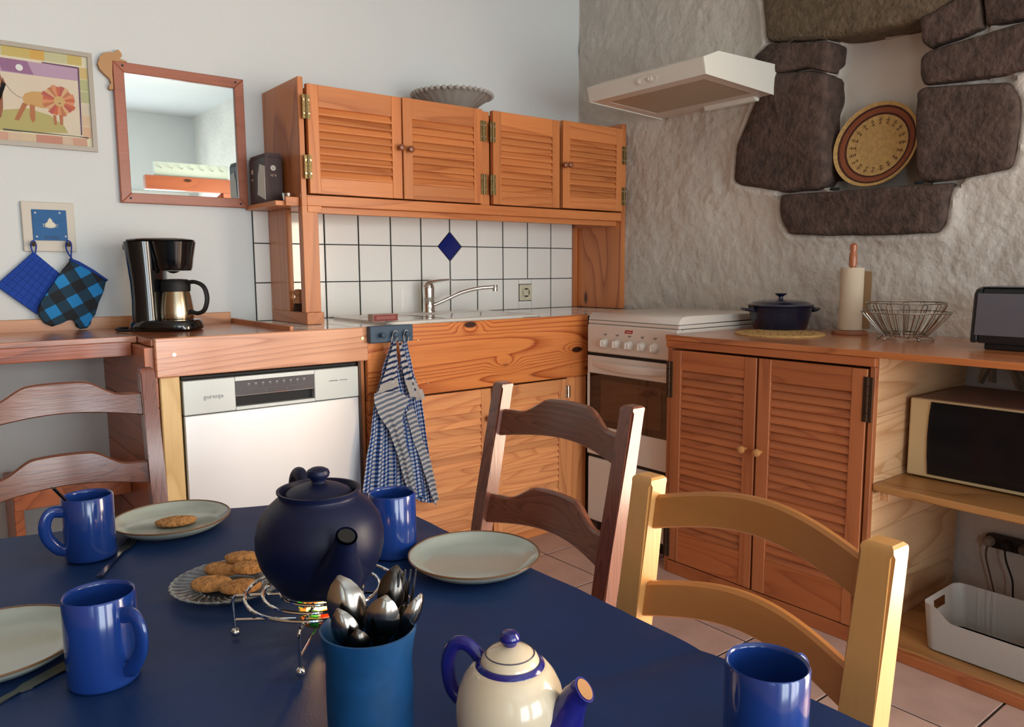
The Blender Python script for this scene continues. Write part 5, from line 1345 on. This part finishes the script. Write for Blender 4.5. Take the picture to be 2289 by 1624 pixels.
biscuit(-2.438, -1.983, ZT+.0215, .022, .016, -.3, (.0, .1), 'biscuit in the middle of the heap touching the teapot')
biscuit(-2.462, -2.020, ZT+.0145, .025, .018, -.4, (0, .02), 'biscuit at the right front of the glass dish under the trivet')

# trivet / warmer
cx, cy, TR = -2.420, -2.172, .752
tv = thing('teapot_stand', 'chrome wire teapot stand with three rings and ball feet', 'stand', (cx, cy, ZT))
for r_ in (.083, .064, .045):
    M('ring', tube(NB(), circ(cx, cy, TR, r_, 64), .0020, 8, closed=True), CHROME, tv, smooth=True)
for k in range(4):
    a = math.radians((148, 232, 318, 52)[k]); ca, sa = math.cos(a), math.sin(a)
    M('radial_bar', tube(NB(), [(cx+.040*ca, cy+.040*sa, TR-.0038), (cx+.094*ca, cy+.094*sa, TR-.0038)], .0019, 8), CHROME, tv)
    lg = M('leg', tube(NB(), smooth_path([(cx+.094*ca, cy+.094*sa, TR-.0038), (cx+.098*ca, cy+.098*sa, TR-.008), (cx+.098*ca, cy+.098*sa, TR-.02), (cx+.097*ca, cy+.097*sa, ZT+.010)], 5), .0017, 8), CHROME, tv, smooth=True)
    bm = NB(); bmesh.ops.create_uvsphere(bm, u_segments=16, v_segments=10, radius=.0052, matrix=Matrix.Translation((cx+.097*ca, cy+.097*sa, ZT+.0053))); M('ball_foot', bm, CHROME, lg, smooth=True)
    M('lower_bar', tube(NB(), [(cx+.097*ca, cy+.097*sa, ZT+.020), (cx+.030*ca, cy+.030*sa, ZT+.0185)], .0016, 8), CHROME, tv)
# candle glass glowing under the pot
tl = thing('tealight_holder', 'lit tealight in a coloured mosaic glass below the teapot', 'candle', (cx-.012, cy-.018, ZT+.0005))
lx, ly = cx-.004, cy-.006
cols = ['#ffb020', '#ff6a1c', '#20c050', '#ffd860', '#e83a18', '#2ecf5e']
for k in range(12):
    a0 = 2*PI*k/12+.05; a1 = 2*PI*(k+1)/12-.05
    for r in range(2):
        z0_, z1_ = ZT+.0205+r*.011, ZT+.0205+(r+1)*.011-.0015
        ra, rb_ = .0235+.0015*r, .0235+.0015*(r+1); bm = NB()
        P = [(lx+ra*math.cos(a0), ly+ra*math.sin(a0), z0_), (lx+ra*math.cos(a1), ly+ra*math.sin(a1), z0_), (lx+rb_*math.cos(a1), ly+rb_*math.sin(a1), z1_), (lx+rb_*math.cos(a0), ly+rb_*math.sin(a0), z1_)]
        vs = [bm.verts.new(p) for p in P]; bm.faces.new(vs); bmesh.ops.solidify(bm, geom=bm.faces[:], thickness=.0012)
        cc = cols[(k*2+r*3) % 6]
        M('glass_piece', bm, bpy.data.materials.get('lit_glass_'+cc) or mat('lit_glass_'+cc, cc, .15, trans=.8, coat=.2), tl)
M('holder_cup', lathe(NB(), [(.0001, .0195), (.024, .0195), (.0245, .0202), (.0001, .0205)], lx, ly, 32, cz=ZT), mat('dark_lead', '#241a14', .5), tl)
M('candle_wax', lathe(NB(), [(.0001, .021), (.017, .021), (.0175, .031), (.0001, .031)], lx, ly, 28, cz=ZT), mat('wax', '#e8dcc0', .4), tl, smooth=True)
M('flame', lathe(NB(), [(.0001, .031), (.003, .034), (.0035, .038), (.0015, .044), (.0001, .047)], lx, ly, 14, cz=ZT), mat('flame_glow', '#ffb040', .5, emit='#ffb050', estr=60), tl, smooth=True)
pd = bpy.data.lights.new('candle_light', 'POINT'); pd.energy = .22; pd.color = (1, .55, .2); pd.shadow_soft_size = .004
po = bpy.data.objects.new('candle_light', pd); COL.objects.link(po); po.location = (lx, ly, ZT+.050)

# navy teapot
ZP = TR+.0022
tp_ = thing('teapot', 'matt navy round teapot on the wire stand', 'teapot', (cx, cy, ZP))
body = [(.0001, .001), (.040, .001), (.043, 0), (.047, .003), (.0500, .008), (.0595, .020), (.0665, .034), (.0702, .050), (.0700, .064), (.0662, .080), (.0580, .093), (.0480, .102), (.0435, .105), (.043, .108), (.0455, .112), (.0455, .1135), (.0425, .1135), (.0395, .108), (.0385, .104), (.0001, .104)]
M('pot_body', lathe(NB(), body, cx, cy, 72, cz=ZP), NAVYG, tp_, smooth=True, angle=60)
ld = M('lid', lathe(NB(), [(.0360, .1045), (.0368, .109), (.034, .1115), (.026, .1155), (.016, .1190), (.009, .1205)], cx, cy, 56, cz=ZP), NAVYG, tp_, smooth=True, angle=60)
M('lid_knob', lathe(NB(), [(.009, .1200), (.0075, .1225), (.0080, .1245), (.0118, .1275), (.0128, .1310), (.0115, .1345), (.007, .1370), (.0001, .1378)], cx, cy, 32, cz=ZP), NAVYG, ld, smooth=True)
sd = Vector((-.14, -.99, 0)).normalized()
c0 = Vector((cx, cy, ZP))
M('spout', tube(NB(), smooth_path([c0+sd*.050+Vector((0, 0, .034)), c0+sd*.068+Vector((0, 0, .046)), c0+sd*.082+Vector((0, 0, .064)), c0+sd*.091+Vector((0, 0, .082)), c0+sd*.095+Vector((0, 0, .088))], 5), [.032, .0255, .0185, .0130, .0108, .0112], 24, caps=False), NAVYG, tp_, smooth=True)
M('spout_mouth', lathe(NB(), [(.0092, 0), (.0095, .001), (.0085, .0015), (.0070, -.003), (.0001, -.006)], 0, 0, 22) if False else tube(NB(), [c0+sd*.0945+Vector((0, 0, .0872)), c0+sd*.0953+Vector((0, 0, .0885))], [.0086, .0088], 20), BLACKM, tp_)
hdir = -sd
M('handle', tube(NB(), smooth_path([c0+hdir*.052+Vector((0, 0, .092)), c0+hdir*.075+Vector((0, 0, .112)), c0+hdir*.098+Vector((0, 0, .104)), c0+hdir*.108+Vector((0, 0, .080)), c0+hdir*.098+Vector((0, 0, .050)), c0+hdir*.066+Vector((0, 0, .036))], 6), .0075, 14), NAVYG, tp_, smooth=True)

# cutlery pot
qx, qy = -2.478, -2.396
cp = thing('cutlery_pot', 'blue stoneware pot holding the cutlery', 'pot', (qx, qy, ZT))
PR = [(.0001, .003), (.030, .003), (.032, 0), (.0345, .003), (.0362, .02), (.0368, .05), (.0362, .08), (.0378, .095), (.0402, .106), (.0405, .109), (.039, .1095), (.0368, .105), (.034, .08), (.034, .03), (.030, .008), (.0001, .007)]
M('pot_body', lathe(NB(), PR, qx, qy, 60, cz=ZT), CUPB, cp, smooth=True, angle=60)
ztop = ZT+.109
fw = Vector((.618, .786, 0)); rt = Vector((.786, -.618, 0))
def pos(r, f, z): v = Vector((qx, qy, 0))+rt*r+fw*f; return (v.x, v.y, z)
def cutlery(name, label, bm, head, tail, roll, m, cat):
    q = (Vector(head)-Vector(tail)).normalized().to_track_quat('Z', 'Y'); v = q.inverted() @ Vector((-.618+.25*roll, -.786-.2*roll, .1))
    t = M(name, place(bm, head, tail, math.atan2(v.x, -v.y)), m, smooth=True, angle=70); tag(t, label, cat, 'cutlery standing in the blue pot'); return t
view = math.atan2(-.786, -.618)
cutlery('tablespoon', 'large spoon with its bowl towards the viewer at the left of the cutlery pot', spoon_bm(.093, .053, .0165), pos(-.024, .004, ztop+.040), pos(.010, -.004, ZT+.010), 0.6, CUTL, 'spoon')
cutlery('tablespoon', 'shiny spoon in front of the large one in the cutlery pot', spoon_bm(.084, .040, .0115), pos(-.021, -.013, ztop+.016), pos(.012, .0, ZT+.012), 0, CUTL, 'spoon')
cutlery('tablespoon', 'spoon with a bright reflection in the middle of the cutlery pot', spoon_bm(.088, .044, .0150), pos(.015, -.008, ztop+.020), pos(-.010, .004, ZT+.011), .3, CUTL, 'spoon')
cutlery('tablespoon', 'dark tall spoon at the back right of the cutlery pot', spoon_bm(.105, .046, .0125), pos(.022, .012, ztop+.041), pos(-.002, -.010, ZT+.010), .5, CUTD, 'spoon')
cutlery('teaspoon', 'small dark spoon low at the front of the cutlery pot', spoon_bm(.085, .028, .009), pos(-.005, -.024, ztop+.008), pos(.004, .012, ZT+.011), .4, CUTD, 'spoon')
cutlery('teaspoon', 'spoon leaning out to the right of the cutlery pot', spoon_bm(.10, .038, .0085), pos(.046, .001, ztop+.029), pos(-.014, -.004, ZT+.012), 2.5, CUTL, 'spoon')
def fork_bm(L=.12):
    bm = NB(); loft(bm, [[(-w_, -.0011, z), (w_, -.0011, z), (w_, .0011, z), (-w_, .0011, z)] for w_, z in ((.0045, 0), (.003, .03), (.0026, L-.03), (.004, L-.012), (.0085, L-.002), (.0088, L+.006))], cap0=True)
    for k in range(4):
        x = -.0070+.00467*k; loft(bm, [[(x-w_, -.0009, z), (x+w_, -.0009, z), (x+w_, .0009, z), (x-w_, .0009, z)] for w_, z in ((.0013, L+.005), (.0011, L+.02), (.0006, L+.038))], cap0=True)
    return bm
cutlery('fork', 'fork with its tines up at the right of the cutlery pot', fork_bm(.108), pos(.034, .010, ztop+.050), pos(.010, .008, ZT+.010), 1.6, CUTL, 'fork')

# small white teapot
wx, wy = -2.388, -2.475
wt_ = thing('teapot', 'small ivory teapot with royal blue spout, handle and knob', 'teapot', (wx, wy, ZT))
bd = [(.0001, .001), (.030, .001), (.032, 0), (.035, .004), (.0435, .018), (.0460, .032), (.0458, .045), (.0432, .058), (.0385, .068), (.0330, .0752), (.0292, .0780)]
M('pot_body', lathe(NB(), bd+[(.0250, .0785), (.0245, .076), (.0001, .076)], wx, wy, 64, cz=ZT), IVORY, wt_, smooth=True, angle=60)
M('blue_band', lathe(NB(), [(.0294, .0777), (.0290, .0790), (.0262, .0815), (.0252, .0815), (.0252, .0780)], wx, wy, 64, cz=ZT), ROYAL, wt_, smooth=True)
ld = M('lid', lathe(NB(), [(.0250, .0795), (.0248, .0818), (.0228, .0858), (.0175, .0900), (.0105, .0930), (.0058, .0948)], wx, wy, 56, cz=ZT), IVORY, wt_, smooth=True, angle=60)
M('lid_line', tube(NB(), circ(wx, wy, ZT+.0880, .0207, 56), .0005, 5, closed=True), mat('fine_line', '#3a3850', .4), ld)
M('lid_knob', lathe(NB(), [(.0052, .0940), (.0062, .0960), (.0086, .0990), (.0086, .1025), (.0060, .1060), (.0001, .1070)], wx, wy, 28, cz=ZT), ROYAL, ld, smooth=True)
s2 = (rt*.90-fw*.40).normalized(); c0 = Vector((wx, wy, ZT))
pth = smooth_path([c0+s2*.032+Vector((0, 0, .030)), c0+s2*.046+Vector((0, 0, .036)), c0+s2*.053+Vector((0, 0, .050)), c0+s2*.059+Vector((0, 0, .063)), c0+s2*.066+Vector((0, 0, .070))], 5)
M('spout', tube(NB(), pth, [.0240, .0200, .0155, .0122, .0106, .0110], 24), ROYAL, wt_, smooth=True)
M('spout_mouth', tube(NB(), [pth[-1]-(pth[-1]-pth[-2])*.3, pth[-1]+(pth[-1]-pth[-2]).normalized()*.0006], [.0080, .0088], 20), mat('mouth_amber', '#a8784a', .3), wt_, smooth=True)
h2 = -rt*.9+fw*.30
M('handle', tube(NB(), smooth_path([c0+h2*.024+Vector((0, 0, .074)), c0+h2*.038+Vector((0, 0, .088)), c0+h2*.052+Vector((0, 0, .088)), c0+h2*.060+Vector((0, 0, .070)), c0+h2*.056+Vector((0, 0, .046)), c0+h2*.042+Vector((0, 0, .034))], 6), .0052, 14, flat=1.2), ROYAL, wt_, smooth=True)

# loose cutlery beside the plates
def knife_bm(L=.19):
    bm = NB(); loft(bm, [[(-w_, -.0008, z), (w_, -.0008, z), (w_, .0008, z), (-w_, .0008, z)] for w_, z in ((.005, 0), (.0058, .02), (.0045, .07), (.0042, .09), (.0078, .10), (.0082, .15), (.0065, .175), (.002, L))], cap0=True); return bm
t = M('table_knife', place(knife_bm(.17), (-2.640, -2.062, ZT+.0012), (-2.785, -2.150, ZT+.0012), 0), CUTL, smooth=False); tag(t, 'steel knife lying between the cut-off plate and the front mug', 'knife')
t = M('fork', place(fork_bm(.11), (-2.528, -1.722, ZT+.0012), (-2.588, -1.835, ZT+.0012), 0), CUTL); tag(t, 'fork tip peeking out behind the mug with the teaspoon', 'fork')

# ------------------------------------------------------------------ chairs (local frame: back along x, sitter faces -y)
def chair(label, loc, rz_, mats, W=.415, topz=.86, slats=((.742, .80), (.555, .612)), hump=.036, arch=.018, bow=.028, rec=.20, post=(.036, .027), camel=True):
    mx, mz = mats
    t = thing('dining_chair', label, 'chair', loc, rz_, 'chairs around the table')
    pw, pd_ = post
    def yz(z): return rec*(z-topz) if z > .44 else rec*(.44-topz)
    for s in (-1, 1):
        x0 = s*(W/2-pw/2)
        bm = NB(); rings = []
        for z in (0, .2, .44, .6, topz-.012, topz-.003, topz):
            k = 0 if z < topz-.011 else (.004 if z < topz else .010)
            yy = yz(z)+(.06*(1-z/.44) if z < .44 else 0); hw, hd_ = pw/2-(k if k else 0)*.6, pd_/2-k*.6
            rings.append([(x0-hw, yy-hd_, z), (x0+hw, yy-hd_, z), (x0+hw, yy+hd_, z), (x0-hw, yy+hd_, z)])
        loft(bm, rings, cap0=True)
        es = [e for e in bm.edges if abs(e.verts[0].co.z-e.verts[1].co.z) > .02]
        bmesh.ops.bevel(bm, geom=es, offset=.004, segments=2, affect='EDGES')
        M('back_post', bm, mz, t, local=True, smooth=True, angle=35)
        M('leg', box(NB(), x0-.018, x0+.018, -.56+.02, -.56+.056, 0, .43, .003), mz, t, local=True)
    xi = W/2-pw+.004
    for (zb, zt_) in slats:
        n = 40; bm = NB(); rings = []
        for k in range(n+1):
            u = k/n; x = -xi+2*xi*u; q = math.sin(PI*u)
            if camel:
                e = min(u, 1-u); s = max(0, min(1, (e-.12)/.22)); s = s*s*(3-2*s); up = hump*s*(.55+.45*q)
            else: up = hump*q
            z0_ = zb+arch*q; z1_ = zt_+up; yb = bow*q+.002; th = .0085
            yy = lambda z: yz(z)
            rings.append([(x, yy(z0_)+yb-th, z0_+.003), (x, yy(z0_)+yb-th+.004, z0_), (x, yy(z0_)+yb+th-.004, z0_), (x, yy(z0_)+yb+th, z0_+.003),
                          (x, yy(z1_)+yb+th, z1_-.004), (x, yy(z1_)+yb+th-.005, z1_), (x, yy(z1_)+yb-th+.005, z1_), (x, yy(z1_)+yb-th, z1_-.004)])
        loft(bm, rings, cap0=True); M('back_slat', bm, mx, t, local=True, smooth=True, angle=30)
    M('seat', box(NB(), -W/2+.002, W/2-.002, -.57, yz(.44)+.028, .4305, .452, .006, 2), mx, t, local=True)
    M('side_rail', box(NB(), -W/2+.008, -W/2+.026, -.50, -.06, .20, .225, .003), mx, t, local=True)
    M('side_rail', box(NB(), W/2-.026, W/2-.008, -.50, -.06, .20, .225, .003), mx, t, local=True)
    return t
chair('dark red-brown ladder-back chair on the far right side of the table', (-1.742, -1.820, 0), -PI/2, (WCH_X, WCH_Z), W=.420, topz=.862, slats=((.748, .805), (.560, .622)), post=(.036, .034))
chair('blond wooden ladder-back chair with smooth curved slats', (-1.940, -2.400, 0), -PI/2-.02, (WBL_X, WBL_Z), W=.385, topz=.812, slats=((.738, .786), (.612, .662)), hump=.027, arch=.027, bow=.022, rec=.14, post=(.040, .036), camel=False)
chair('glossy red-brown chair between the table and the dishwasher', (-2.503, -.915, 0), 0, (WCH_X, WCH_Z), W=.420, topz=.872, slats=((.758, .814), (.592, .648)), rec=.16, post=(.036, .034))

# ------------------------------------------------------------------ hall side seen only in the mirror
t = thing('coat_rail', 'pale wall board with a row of coat hooks seen in the mirror', 'coat rail', (-.55, -4.55, 0))
B1('hook_board', mat('pale_teal_board', '#b9cbc8', .5), -.92, -.26, -4.62, -4.60, 1.965, 2.09, t)
for k in range(7): M('coat_hook', tube(NB(), [(-.86+k*.09, -4.60, 2.04), (-.86+k*.09, -4.57, 2.03), (-.86+k*.09, -4.555, 2.045)], .004, 6), CHROME, t)
B1('beam', WMIR, -1.0, -.24, -4.66, -4.58, 1.84, 1.964, t)
M('brace', tube(NB(), [(-.30, -4.62, 1.84), (-.55, -4.62, 1.60)], .02, 4), WMIR, t)
B1('post', WMIR, -.32, -.24, -4.66, -4.58, 0, 1.839, t)
